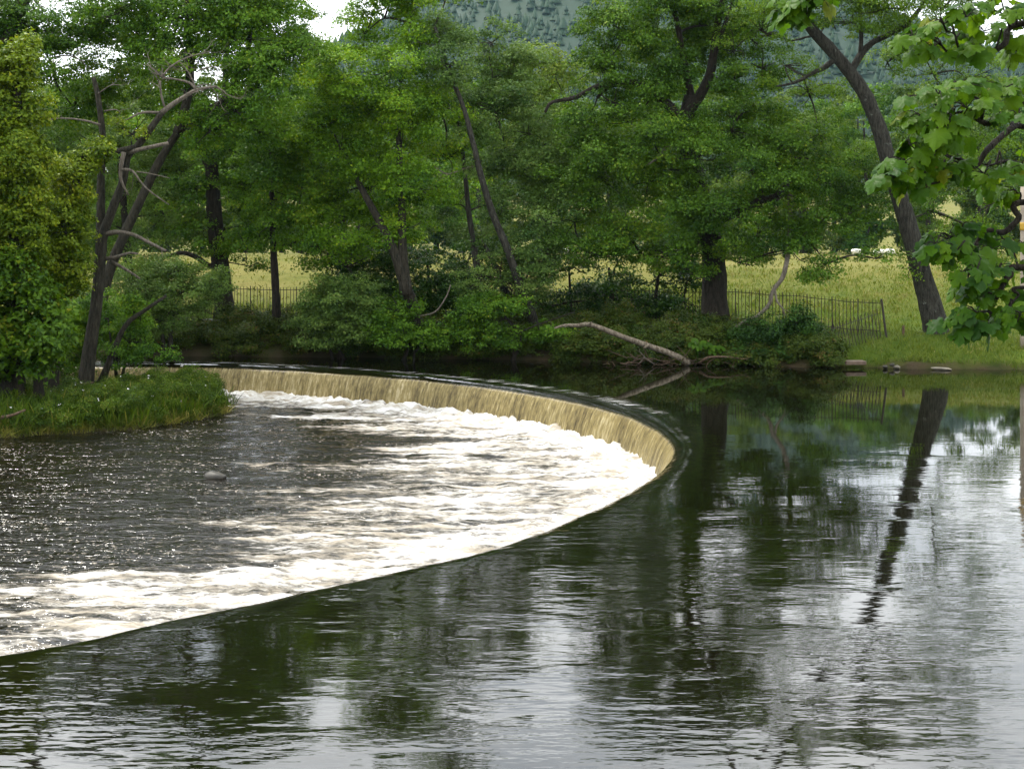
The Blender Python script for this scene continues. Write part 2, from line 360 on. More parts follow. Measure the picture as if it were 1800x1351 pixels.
def fall_mat():
    m, N, L, o = mat('falling_brown_water')
    u, v = attr(N, 'u'), attr(N, 'v')
    cb = N.new('ShaderNodeCombineXYZ'); L.new(u, cb.inputs[0]); L.new(v, cb.inputs[1])
    n1 = noise(N, L, cb.outputs[0], 1, 5, .7, (8.5, .8, 1)); n2 = noise(N, L, cb.outputs[0], 1, 5, .72, (15, 4, 1)); n3 = noise(N, L, cb.outputs[0], 1, 2, .5, (.7, .4, 1))
    t = mth(N, L, 'ADD', mth(N, L, 'MULTIPLY', n1, .5), mth(N, L, 'MULTIPLY', n2, .5))
    t = mth(N, L, 'ADD', t, mth(N, L, 'MULTIPLY', mth(N, L, 'SUBTRACT', n3, .5), .25))
    r = ramp(N, [(.36, (.032, .024, .009)), (.45, (.120, .092, .036)), (.54, (.225, .178, .070)), (.66, (.44, .38, .24))]); L.new(t, r.inputs['Fac'])
    aer = maprange(N, L, mth(N, L, 'ADD', v, mth(N, L, 'MULTIPLY', mth(N, L, 'SUBTRACT', n1, .5), .12)), .02, .16)
    col = mixc(N, L, aer, (.012, .010, .004), r.outputs['Color'])
    ft = maprange(N, L, mth(N, L, 'ADD', v, mth(N, L, 'MULTIPLY', mth(N, L, 'SUBTRACT', n2, .5), .5)), .90, 1.05)
    col = mixc(N, L, ft, col, (.75, .73, .68))
    p = N.new('ShaderNodeBsdfPrincipled'); p.inputs['IOR'].default_value = 1.33
    L.new(maprange(N, L, aer, 0, 1, .05, .38), p.inputs['Roughness']); L.new(col, p.inputs['Base Color'])
    b = N.new('ShaderNodeBump'); b.inputs['Strength'].default_value = .7; b.inputs['Distance'].default_value = .05
    L.new(mth(N, L, 'MULTIPLY', t, aer), b.inputs['Height']); L.new(b.outputs[0], p.inputs['Normal'])
    L.new(p.outputs[0], o.inputs['Surface']); return m
POOL = -.95
def build_weir():
    w = empty('weir', (3.75, 33, POOL), 'low curved weir with brown water pouring over its lip into white foam', 'weir')
    u = np.arange(0, ULEN, .05); vv = np.array([0, .04, .08, .13, .2, .3, .42, .55, .7, .85, 1.0])
    x, y, nx, ny = crest(u); V = []; U_ = []; A = []
    rid = .5*gnoise(u*3.1, u*0)+.5*gnoise(u*7.7, u*0+5)
    wav = .018*gnoise(u*.8, u*0+3.3)+.01*gnoise(u*2.6, u*0+7.7)
    for v in vv:
        inn = .42*v**.75+.05*rid*v**.6; z = -.10+wav*(1-v)-(abs(POOL)-.10+.08)*v**1.35
        V.append(np.stack([x-nx*inn, y-ny*inn, z], 1)); U_.append(u); A.append(np.full(len(u), v))
    me = mesh_np('falling_water', np.concatenate(V), grid_faces(len(u), len(vv))[:, ::-1], True, {'u': np.concatenate(U_), 'v': np.concatenate(A)})
    link('falling_water', me, w, fall_mat())
    u = np.arange(0, ULEN, .5); x, y, nx, ny = crest(u); V = []
    for inn, z in ((.02, -.14), (.10, -1.6), (-.9, -1.6), (-.9, -.30), (-.25, -.14)): V.append(np.stack([x-nx*inn, y-ny*inn, x*0+z], 1))
    me = mesh_np('stone_sill', np.concatenate(V), grid_faces(len(u), 5), False); link('stone_sill', me, w, M['stone'])
build_weir()

def pool_mat():
    m, N, L, o = mat('white_water_pool')
    g = N.new('ShaderNodeNewGeometry').outputs['Position']
    f = attr(N, 'foam')
    a = noise(N, L, g, 1, 6, .7, (.42, 1.7, 1)); b_ = noise(N, L, g, 1, 5, .72, (2.6, 7, 1))
    t = mth(N, L, 'ADD', mth(N, L, 'MULTIPLY', a, .55), mth(N, L, 'MULTIPLY', b_, .45)); t = mth(N, L, 'SUBTRACT', t, .5)
    k = mth(N, L, 'ADD', f, mth(N, L, 'MULTIPLY', t, 3.8)); foam = maprange(N, L, k, .36, 1.05)
    glint = noise(N, L, g, 1, 2, .5, (9, 12, 1)); reg = noise(N, L, g, 1, 3, .5, (.35, 1.1, 1))
    glint_mask = mth(N, L, 'MULTIPLY', maprange(N, L, glint, .62, .68), maprange(N, L, reg, .44, .60))  # sparkling glints on the dark water, painted in as white specks
    foam_glint = mth(N, L, 'MAXIMUM', foam, glint_mask)
    pn = noise(N, L, g, 1, 6, .72, (.55, 2.4, 1))
    pk = mth(N, L, 'ADD', pn, mth(N, L, 'MULTIPLY', mth(N, L, 'SUBTRACT', f, .85), .12))
    fr = ramp(N, [(.32, (.20, .165, .115)), (.43, (.35, .305, .235)), (.51, (.52, .50, .46)), (.60, (.74, .73, .71))]); L.new(pk, fr.inputs['Fac'])
    thin = maprange(N, L, k, .34, 1.1); fc = mixc(N, L, thin, (.30, .26, .20), fr.outputs['Color'])
    wat = N.new('ShaderNodeBsdfPrincipled'); wat.inputs['Base Color'].default_value = (.0065, .0052, .003, 1); wat.inputs['Roughness'].default_value = .08; wat.inputs['IOR'].default_value = 1.4
    bb = N.new('ShaderNodeBump'); bb.inputs['Strength'].default_value = 1; bb.inputs['Distance'].default_value = .5
    h1 = noise(N, L, g, 1, 4, .65, (.9, 3.2, 1)); h2 = noise(N, L, g, 1, 3, .6, (4, 10, 1))
    L.new(mth(N, L, 'ADD', mth(N, L, 'MULTIPLY', h1, .22), mth(N, L, 'MULTIPLY', h2, .025)), bb.inputs['Height']); L.new(bb.outputs[0], wat.inputs['Normal'])
    fo = N.new('ShaderNodeBsdfPrincipled'); fo.inputs['Roughness'].default_value = .7; L.new(fc, fo.inputs['Base Color'])
    b2 = N.new('ShaderNodeBump'); b2.inputs['Strength'].default_value = .8; b2.inputs['Distance'].default_value = .12; L.new(b_, b2.inputs['Height']); L.new(b2.outputs[0], fo.inputs['Normal'])
    mx = N.new('ShaderNodeMixShader'); L.new(foam_glint, mx.inputs[0]); L.new(wat.outputs[0], mx.inputs[1]); L.new(fo.outputs[0], mx.inputs[2])
    L.new(mx.outputs[0], o.inputs['Surface']); return m
def build_pool():
    xs = np.concatenate([np.linspace(-80, -25, 40), np.arange(-24.5, 3.9, .10)]); ds = np.arange(14.4, 51.7, .10)
    X, D = np.meshgrid(xs, ds)
    dist, ui = inside(X, D); ang = np.clip((UBEND-ui)/12, -1, 1)              # +1 far arm, -1 near arm, 0 the bend
    wid = np.where(ang > 0, 5.2-1.5*ang, 5.2-2.5*ang)+6.5*np.exp(-((ui-UBEND)/9)**2)
    st = fbm(X*.11, D*.75, 4); st2 = fbm(X*.6+3, D*1.9, 3)
    q = (dist-1.8+2.6*st*sstep(1, 6, dist)+.8*st2)/wid
    foam = 1-sstep(.12, 1.0, q)
    foam = np.clip(foam, 0, 1)*.86+.32*sstep(2.8, .8, dist+.5*st2)+.22*sstep(.25, .6, fbm(X*.16+5, D*.6, 3))-.06
    near = np.clip(1.6-dist/1.6, 0, 1)
    hh = .030*fbm(X*.9, D*2.0, 3)+.07*np.clip(foam, 0, 1)*fbm(X*.8, D*2.2, 4)+.035*np.clip(foam, 0, 1)*fbm(X*4, D*5, 2)+near*(.05+.10*fbm(X*1.3, D*1.3, 2)+.09*fbm(X*4.5, D*4.5, 2))
    hh = hh*sstep(-26, -22, X)
    v = np.stack([X, D, POOL+hh], -1).reshape(-1, 3)
    me = mesh_np('lower_river', v, grid_faces(len(xs), len(ds)), True, {'foam': foam.ravel()})
    tag(link('lower_river', me, None, pool_mat()), kind='structure')
build_pool()

# ------------------------------------------------------------------ island below the weir
def isl(X, D):
    edge_f = np.interp(X, [-60, -14.4, -11, -9.6, -8.9], [36, 39.9, 41.6, 43.4, 45.6]); edge_b = np.interp(X, [-60, -16, -12, -10, -8.9], [52, 50.3, 49.0, 48.0, 46.0])
    s = np.minimum(np.minimum(D-edge_f, edge_b-D), (-9.1-X)*1.2)
    return np.where(s > 0, POOL-.05+.30*np.sqrt(np.clip(s, 0, 2.2))+.06*fbm(X*.8, D*.8, 3), POOL-.3)+.35*sstep(-13.5, -18, X)*(s > 0)
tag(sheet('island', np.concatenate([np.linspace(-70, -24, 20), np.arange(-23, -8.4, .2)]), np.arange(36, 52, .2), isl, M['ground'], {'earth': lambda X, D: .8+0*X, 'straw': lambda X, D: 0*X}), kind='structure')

# near bank under the camera, and the sycamore that leans in from it
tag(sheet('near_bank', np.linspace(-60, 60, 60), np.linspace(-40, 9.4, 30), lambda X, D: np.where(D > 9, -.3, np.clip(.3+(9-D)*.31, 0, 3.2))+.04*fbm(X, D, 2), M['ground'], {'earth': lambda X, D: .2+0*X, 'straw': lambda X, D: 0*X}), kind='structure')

# ------------------------------------------------------------------ foliage
def unit(v): return v/(np.linalg.norm(v, axis=-1, keepdims=True)+1e-9)
def leaf_quads(pos, nrm, size, tint, asp=.62, fold=.18, rng=RNG):
    n = len(pos); nrm = unit(nrm)
    r = unit(rng.normal(size=(n, 3))+np.array([0, 0, -.35])); t = unit(np.cross(nrm, np.cross(r, nrm))); b = np.cross(nrm, t)
    s = size[:, None]
    v = np.empty((n, 4, 3)); v[:, 0] = pos-t*s*.5; v[:, 2] = pos+t*s*.5
    v[:, 1] = pos+b*s*asp*.5+nrm*s*fold*.5-t*s*.06; v[:, 3] = pos-b*s*asp*.5+nrm*s*fold*.5-t*s*.06
    return v.reshape(-1, 3), tint
def crown_points(blobs, leaf, dens, rng, flat=1.0, clump=.5, pos_only=False):
    """blobs: (centre, (rx, ry, rz), density) -> leaf positions, normals, sizes, tints and clump centres"""
    PO, NO, SI, TI, CE = [], [], [], [], []
    for c, r, dn, lf in blobs:
        r = np.asarray(r); vol = 4.19*r[0]*r[1]*r[2]
        k = max(4, int(vol**.85/(clump**3*4.19)*1.9*dn*dens))
        u = unit(rng.normal(size=(k, 3))); rad = rng.uniform(0, 1, k)**.42
        cc = np.asarray(c)+u*rad[:, None]*r
        rc = clump*rng.uniform(.5, 1.55, k)
        m = np.maximum(6, (165*(rc/.5)**2*(.12/lf)**1.75*rng.uniform(.6, 1.4, k))).astype(int)
        idx = np.repeat(np.arange(k), m); n = len(idx)
        w = unit(rng.normal(size=(n, 3))); w[:, 2] = np.where(w[:, 2] < -.25, -w[:, 2]*.5, w[:, 2])
        q = rng.uniform(.25, 1, n)**.6
        off = w*q[:, None]*rc[idx][:, None]; off[:, 2] *= flat
        PO.append(cc[idx]+off)
        out = unit(u*rad[:, None]+1e-3)
        NO.append(w*.55+out[idx]*.35+np.array([0, 0, .42])+rng.normal(size=(n, 3))*.5)
        SI.append(lf*rng.uniform(.55, 1.35, n))
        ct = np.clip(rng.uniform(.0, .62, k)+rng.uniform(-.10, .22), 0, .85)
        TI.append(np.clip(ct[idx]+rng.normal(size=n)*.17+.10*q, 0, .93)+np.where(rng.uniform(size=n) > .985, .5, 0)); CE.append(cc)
    return np.concatenate(PO), np.concatenate(NO), np.concatenate(SI), np.clip(np.concatenate(TI), 0, 1), np.concatenate(CE)
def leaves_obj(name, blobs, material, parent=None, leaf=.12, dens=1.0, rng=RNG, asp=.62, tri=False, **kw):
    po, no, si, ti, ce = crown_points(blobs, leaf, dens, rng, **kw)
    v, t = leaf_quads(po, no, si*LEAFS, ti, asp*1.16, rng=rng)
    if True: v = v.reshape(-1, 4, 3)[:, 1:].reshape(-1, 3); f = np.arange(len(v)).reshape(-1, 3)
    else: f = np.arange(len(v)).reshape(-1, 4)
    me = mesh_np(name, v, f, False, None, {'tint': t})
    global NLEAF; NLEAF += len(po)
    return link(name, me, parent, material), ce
NLEAF = 0; LEAFS = 1.16

def wpts(pts, d):
    return np.array([P(p[0], p[1], p[2] if len(p) > 2 else d) for p in pts])
def dead_twigs(mb, base, direction, length, r, depth, rng):
    """a crooked bare branch that forks"""
    p = [np.asarray(base, float)]; dr = unit(np.asarray(direction, float)); n = 5
    for i in range(n):
        dr = unit(dr+rng.normal(size=3)*.28+np.array([0, 0, .05])); p.append(p[-1]+dr*length/n)
    mb.tube(p, np.linspace(r, r*.35, 4), 5, rng=rng)
    if depth > 0:
        for i in range(1, n+1):
            if rng.uniform() < .75:
                d2 = unit(dr+rng.normal(size=3)*.8); dead_twigs(mb, p[i], d2, length*rng.uniform(.35, .6), r*.5, depth-1, rng)

def tree(name, label, d, trunks, blobs, pal, leaf=.12, dens=1.0, bark='bark', group=None, limbs=(), dead=(), clump=.5, deadm='deadgrey', cat='tree', seed=1, asp=.62, twigs=True, crown_name='crown', jit=1.1):
    rng = np.random.default_rng(seed)
    base = wpts([trunks[0][0][0]], d)[0]
    root = empty(name, base, label, cat, group)
    skel = []
    for pts, r0, r1 in trunks:
        w = wpts(pts, d); n = 5*len(w); mb = MB(); rad = np.linspace(r0, r1, 8); rad[0] *= 1.35; rad[1] *= 1.05
        w[0] -= np.array([0, 0, .25])
        mb.tube(w, rad, 11, .35, .035, rng); mb.build('trunk', M[bark], root); skel.append(spline(w, n))
    for pts, r0, r1 in limbs:
        w = wpts(pts, d); mb = MB(); mb.tube(w, np.linspace(r0, r1, 6), 8, .3, .04, rng); mb.build('limb', M[bark], root); skel.append(spline(w, 4*len(w)))
    for pts, r0, r1, fork in dead:
        w = wpts(pts, d); mb = MB(); mb.tube(w, np.linspace(r0, r1, 6), 7, .2, .05, rng)
        s = spline(w, 14)
        for k in range(fork):
            i = rng.integers(4, 14); dr = unit(s[i]-s[i-1])+rng.normal(size=3)*.6; dead_twigs(mb, s[i], dr, rng.uniform(.4, 1.1), r1*.8, 1, rng)
        o = mb.build('dead_branch', M[deadm], root); o['label'] = 'bare dead branch without bark'
    if not blobs: return root
    sk = np.concatenate(skel); B = []
    for b in blobs:
        dd = b[4] if len(b) > 4 and b[4] else d+rng.uniform(-jit, jit); dn = b[5] if len(b) > 5 else 1.0
        rx, ry = b[2]*dd/F, b[3]*dd/F
        lf = leaf if b[1] > -40 else leaf*1.7
        g = 1.14 if ry > .5 else 1.05
        B.append((P(b[0], b[1], dd), (rx*g, max(.55*(rx+ry), .3)*.95, ry*g*1.10), dn, lf))
    o, ce = leaves_obj(crown_name, B, M[pal], root, leaf, dens, rng, asp, leaf > .2, clump=clump)
    o['kind'] = 'stuff'
    if twigs:
        mb = MB()
        nodes = sk.copy(); order = np.argsort([np.min(np.linalg.norm(sk-np.asarray(b_[0]), axis=1)) for b_ in B])
        for bi in order:
            c, r, dn, lf = B[bi]; c = np.asarray(c); q = nodes[np.argmin(np.linalg.norm(nodes-c, axis=1))]
            L_ = np.linalg.norm(c-q)
            if .3 < L_ < 7:
                mid = (q+c)/2+rng.normal(size=3)*.10*L_+np.array([0, 0, .10*L_])
                mb.tube([q, mid, c], np.linspace(min(.07, .02+.016*L_), .02, 4), 5, rng=rng, cap=False)
                nodes = np.vstack([nodes, mid, c])
            near = ce[np.linalg.norm((ce-c)/np.asarray(r), axis=1) < 1.0]
            for e in near[rng.permutation(len(near))[:9]]:
                m2 = (c+e)/2+rng.normal(size=3)*.15; mb.tube([c, m2, e], [.022, .014, .006], 4, rng=rng, cap=False)
        if mb.n: t = mb.build('twigs', M['bark_dark' if bark != 'bark_grey' else 'bark'], root); t['kind'] = 'stuff'
    return root

# ------------------------------------------------------------------ trees of the far bank and the island (photo pixels, metres away)
BANK = 'trees along the far bank'
tree('ivy_column', 'tall column of yellow-green ivy covering a trunk at the left edge', 43.0,
     [([(20, 705), (28, 560), (30, 380), (32, 230), (25, 110)], .34, .10)],
     [(28, 125, 38, 50), (30, 200, 46, 60), (32, 290, 46, 66), (34, 380, 44, 66), (20, 460, 52, 60), (50, 330, 34, 50), (-40, 200, 60, 120), (-40, 400, 60, 120)], 'ivy', .11, 1.6, 'bark_dark', seed=3, clump=.34, asp=.8, jit=.3)
tree('sycamore_thicket', 'low leafy thicket at the left edge below the ivy column', 42.5,
     [([(70, 700), (62, 620), (50, 540)], .16, .05), ([(40, 700), (30, 640), (0, 560)], .12, .05)],
     [(40, 545, 60, 45), (60, 600, 62, 50), (20, 630, 55, 45), (75, 560, 45, 40), (0, 580, 60, 70), (-50, 560, 60, 110), (20, 500, 60, 40)], 'maple', .15, 1.25, 'bark_dark', seed=4, clump=.42, asp=.85, jit=.4)
tree('ivy_stump', 'leaning stump smothered in bright yellow-green ivy left of the bare tree', 45.5,
     [([(85, 690), (96, 560), (108, 440), (132, 320), (150, 270)], .26, .10)],
     [(152, 282, 32, 24), (128, 315, 38, 30), (104, 360, 46, 36), (112, 410, 44, 38), (100, 460, 50, 40), (75, 430, 46, 42), (125, 478, 34, 34), (60, 480, 44, 44), (112, 515, 38, 26), (186, 266, 22, 14), (135, 385, 30, 36)], 'ivy', .11, 1.5, 'bark_dark', seed=5, clump=.34, asp=.8, jit=.35)
tree('bare_tree', 'half dead leaning tree with bare grey branches standing in front of the weir', 47.0,
     [([(146, 690), (158, 610), (170, 530), (177, 440), (182, 405)], .24, .16), ([(178, 430, 47.2), (177, 330, 47.3), (180, 240, 47.3), (172, 170, 47.3), (164, 136, 47.3)], .15, .07),
      ([(178, 660, 47.3), (200, 615, 47.3), (222, 570, 47.3), (255, 545, 47.3), (292, 520, 47.2)], .11, .05)],
     [(180, 265, 26, 16, 47.1), (215, 225, 14, 22, 47, .6), (250, 235, 16, 10, 47, .5)], 'ivy', .10, 1.3, 'bark', seed=6, clump=.3,
     limbs=[([(180, 415), (196, 372), (216, 320), (224, 275), (246, 252), (272, 216), (285, 198)], .16, .10), ([(196, 270, 46.8), (222, 262, 46.7), (238, 258, 46.7)], .11, .07)],
     dead=[([(285, 198), (303, 184), (325, 170), (345, 158), (368, 154), (380, 152)], .10, .03, 5), ([(345, 158), (332, 145), (300, 138), (284, 136)], .05, .025, 4), ([(284, 136), (300, 118), (325, 103), (368, 90)], .04, .015, 5),
           ([(284, 136), (270, 122), (258, 112)], .03, .015, 2), ([(290, 190), (283, 165), (282, 142)], .04, .025, 2), ([(280, 198), (250, 198), (228, 208)], .05, .03, 1), ([(345, 158), (333, 130), (315, 108)], .03, .015, 3),
           ([(380, 152), (392, 160), (402, 168), (425, 174)], .03, .012, 4), ([(345, 127), (360, 120), (378, 118), (384, 132)], .025, .012, 3),
           ([(217, 268, 46.7), (212, 300, 46.6), (214, 320, 46.6), (226, 343, 46.6)], .085, .03, 0), ([(213, 298, 46.6), (232, 300, 46.5), (246, 318, 46.4), (262, 335, 46.3), (297, 360, 46.3)], .05, .018, 1), ([(240, 302, 46.5), (262, 305, 46.4), (298, 313, 46.4)], .028, .012, 0),
           ([(226, 268, 46.8), (250, 262, 46.6), (276, 256, 46.5), (296, 252, 46.5)], .08, .06, 0),
           ([(184, 412), (205, 408, 46.8), (235, 413, 46.6), (265, 428, 46.5), (292, 441, 46.5)], .09, .045, 1), ([(184, 455), (204, 452, 46.8), (225, 445, 46.7), (243, 446, 46.7)], .07, .035, 0), ([(196, 460), (215, 470, 46.8), (235, 482, 46.8), (246, 490, 46.8)], .06, .03, 0),
           ([(183, 195), (205, 193), (212, 200)], .025, .01, 2), ([(176, 220), (150, 212), (110, 208), (75, 212)], .045, .015, 2), ([(172, 165), (195, 150), (212, 150)], .02, .01, 2)])
tree('leaning_alder', 'thick trunk slanting right behind the bare tree under a high crown', 51.0,
     [([(150, 640), (185, 500), (215, 420), (250, 345), (282, 280), (312, 235), (345, 205), (395, 178), (455, 150)], .20, .10)],
     [(410, 70, 95, 60), (310, 110, 80, 45), (470, 130, 75, 55), (415, 195, 70, 45), (330, 30, 90, 45), (250, 20, 70, 40), (400, 10, 80, 40), (180, 30, 60, 40), (240, 75, 75, 45), (470, 30, 70, 45), (520, 90, 50, 40), (370, 230, 60, 40), (300, 170, 60, 40, 53), (450, 230, 60, 40)], 'mid', .12, 1.05, 'bark', BANK, seed=7,
     limbs=[([(312, 235), (330, 170), (335, 100), (330, 20), (335, -60), (345, -200), (340, -300)], .18, .07), ([(395, 178), (430, 110), (440, 40), (430, -60)], .12, .05)])
tree('dark_alder', 'dark leafy tree with a leaning trunk in the top left corner', 50.0,
     [([(-30, 640), (-20, 400), (-5, 200), (5, 100), (22, 50), (42, 0), (60, -60), (70, -200)], .36, .16)],
     [(60, 50, 80, 45), (150, 60, 70, 50), (95, 120, 70, 45), (30, 100, 50, 40), (130, 190, 70, 50, 53), (200, 150, 60, 45, 53), (0, 40, 60, 50), (190, 30, 55, 35), (-60, 80, 80, 80)], 'oak', .12, 1.0, 'bark', BANK, seed=8,
     dead=[([(55, 138), (75, 128), (92, 122), (80, 112)], .08, .03, 1), ([(84, 110), (98, 100), (128, 99), (150, 112)], .035, .015, 2), ([(60, 0), (75, 20), (68, 35)], .04, .015, 2)])
tree('grey_willow', 'soft grey-green tree filling the gap behind the bare tree', 58.0,
     [([(230, 590), (225, 460), (215, 330), (205, 220)], .22, .08)],
     [(130, 230, 80, 80), (240, 320, 70, 70), (290, 380, 70, 50), (110, 330, 80, 80), (180, 400, 80, 60), (320, 300, 60, 50), (230, 240, 70, 60), (60, 250, 70, 90), (240, 470, 60, 40), (160, 150, 70, 60), (130, 520, 80, 50), (200, 560, 70, 50)], 'willow', .12, .8, 'bark_dark', BANK, seed=9, asp=.4)
tree('willow_bush', 'pale green spreading bush behind the island on the far bank', 53.0,
     [([(300, 612), (302, 560), (325, 510), (345, 480)], .09, .03), ([(290, 612), (280, 560), (262, 520)], .08, .03)],
     [(335, 505, 55, 26), (300, 485, 50, 26), (380, 498, 34, 26), (270, 520, 50, 36), (350, 535, 46, 22), (230, 500, 44, 36), (290, 560, 40, 30), (250, 570, 50, 34), (320, 475, 40, 16)], 'willow', .10, 1.3, 'bark', seed=10, clump=.34, asp=.45, jit=.6, cat='bush')
tree('elder_bush', 'green bush between the two stems of the bare tree', 48.0,
     [([(215, 650), (225, 610), (235, 570)], .05, .02), ([(205, 650), (195, 600), (190, 560)], .05, .02)],
     [(225, 600, 36, 28), (255, 620, 32, 18), (205, 630, 40, 20), (175, 560, 46, 40, 49), (240, 550, 40, 24), (130, 590, 50, 44, 49), (110, 640, 50, 30, 48.5), (285, 628, 24, 12)], 'mid', .09, 1.3, 'bark', seed=12, clump=.3, jit=.4, cat='bush')
tree('forked_oak', 'dark trunk forking high up behind the pale bush near the bench', 57.5,
     [([(398, 580), (392, 520), (385, 450), (377, 380), (373, 310), (371, 290)], .42, .24)],
     [(345, 330, 50, 40), (440, 330, 60, 45), (330, 390, 60, 36), (440, 400, 60, 36), (390, 250, 60, 45), (300, 260, 60, 50, 59), (460, 260, 60, 50, 59), (375, 430, 60, 26), (440, 468, 30, 14), (390, 170, 80, 60, 60), (520, 190, 70, 60, 60), (480, 60, 80, 70, 60), (560, 130, 50, 50, 60), (380, -40, 120, 80, 60)], 'oak', .12, 1.0, 'bark_dark', BANK, seed=13,
     limbs=[([(372, 300), (355, 265), (340, 235), (325, 215)], .20, .10), ([(373, 300), (384, 262), (388, 215), (395, 150), (400, 40), (400, -100)], .20, .06), ([(382, 440), (372, 468, 56.8), (345, 452, 56.2), (320, 444, 56), (292, 452, 55.8)], .14, .06)])
tree('straight_alder', 'slim straight dark trunk standing clear against the pale meadow', 55.5,
     [([(488, 612), (486, 540), (483, 480), (480, 420), (478, 340), (476, 250)], .19, .08)],
     [(470, 400, 60, 32), (520, 350, 70, 48), (440, 350, 50, 40), (550, 415, 46, 32), (480, 300, 70, 48), (555, 300, 56, 50), (430, 430, 40, 22), (510, 430, 44, 18), (570, 460, 30, 30), (500, 240, 70, 50), (560, 210, 50, 50)], 'mid', .12, 1.05, 'bark_dark', BANK, seed=14)
tree('twin_stem_alder', 'broad rounded alder with two brown stems meeting near the water', 54.0,
     [([(738, 590), (728, 545, 53.4), (712, 500, 53), (692, 440, 52.8), (665, 385, 52.8), (640, 340, 53), (620, 300, 53.4)], .26, .09), ([(714, 505, 53), (708, 440, 52.9), (706, 360, 53), (702, 270, 53.4), (698, 180, 54)], .20, .08)],
     [(690, 125, 66, 36), (640, 190, 80, 50), (710, 220, 85, 55), (600, 265, 72, 50), (765, 180, 54, 44), (655, 330, 80, 52), (580, 365, 66, 44), (735, 330, 66, 44), (560, 440, 46, 34), (640, 420, 70, 36), (785, 275, 46, 44), (600, 140, 60, 44), (720, 40, 56, 50, 55), (640, 60, 50, 50, 56), (745, 110, 50, 40), (560, 220, 50, 40), (700, 400, 50, 30), (610, 470, 40, 26),
      (690, -40, 80, 60, 56)], 'alder', .11, 1.1, 'bark', BANK, seed=15)
tree('slanting_alder', 'alder with long thin pale stems slanting up to the left', 54.5,
     [([(950, 600), (935, 555, 54), (915, 505, 53.4), (893, 440, 53.2), (866, 375, 53.2), (846, 310, 53.2), (830, 245, 53.4), (815, 190, 53.6), (790, 125, 53.8), (765, 48, 54)], .19, .06), ([(842, 480, 55), (825, 380, 55), (817, 300, 55), (806, 210, 55)], .12, .07), ([(890, 505, 55.2), (868, 462, 55.2), (850, 428, 55.2)], .12, .07)],
     [(865, 75, 60, 34, 57), (800, 110, 54, 44), (905, 130, 66, 44, 57), (870, 195, 70, 50, 56), (930, 235, 66, 50, 56), (955, 310, 66, 52, 56), (890, 290, 50, 50, 57), (960, 395, 70, 44), (840, 420, 50, 34, 56), (1000, 265, 60, 50, 56), (910, 480, 44, 30, 54), (960, 460, 50, 30, 54), (830, 240, 36, 30), (790, 360, 40, 40, 57), (765, 60, 40, 36), (840, 290, 30, 18, 53.8), (880, 360, 40, 30), (820, 180, 44, 40, 57), (790, -40, 60, 50)], 'grey_green', .11, 1.0, 'bark_grey', BANK, seed=16,
     dead=[([(838, 290), (815, 297, 54), (788, 306, 53.8), (772, 299, 53.8), (764, 293, 53.8)], .05, .02, 1), ([(735, 556, 53), (765, 548, 52.8), (785, 520, 52.8), (792, 500, 52.8)], .035, .02, 0), ([(760, 50), (768, 80), (778, 110), (790, 128)], .05, .03, 2), ([(812, 185), (800, 160), (790, 145)], .03, .015, 3)])
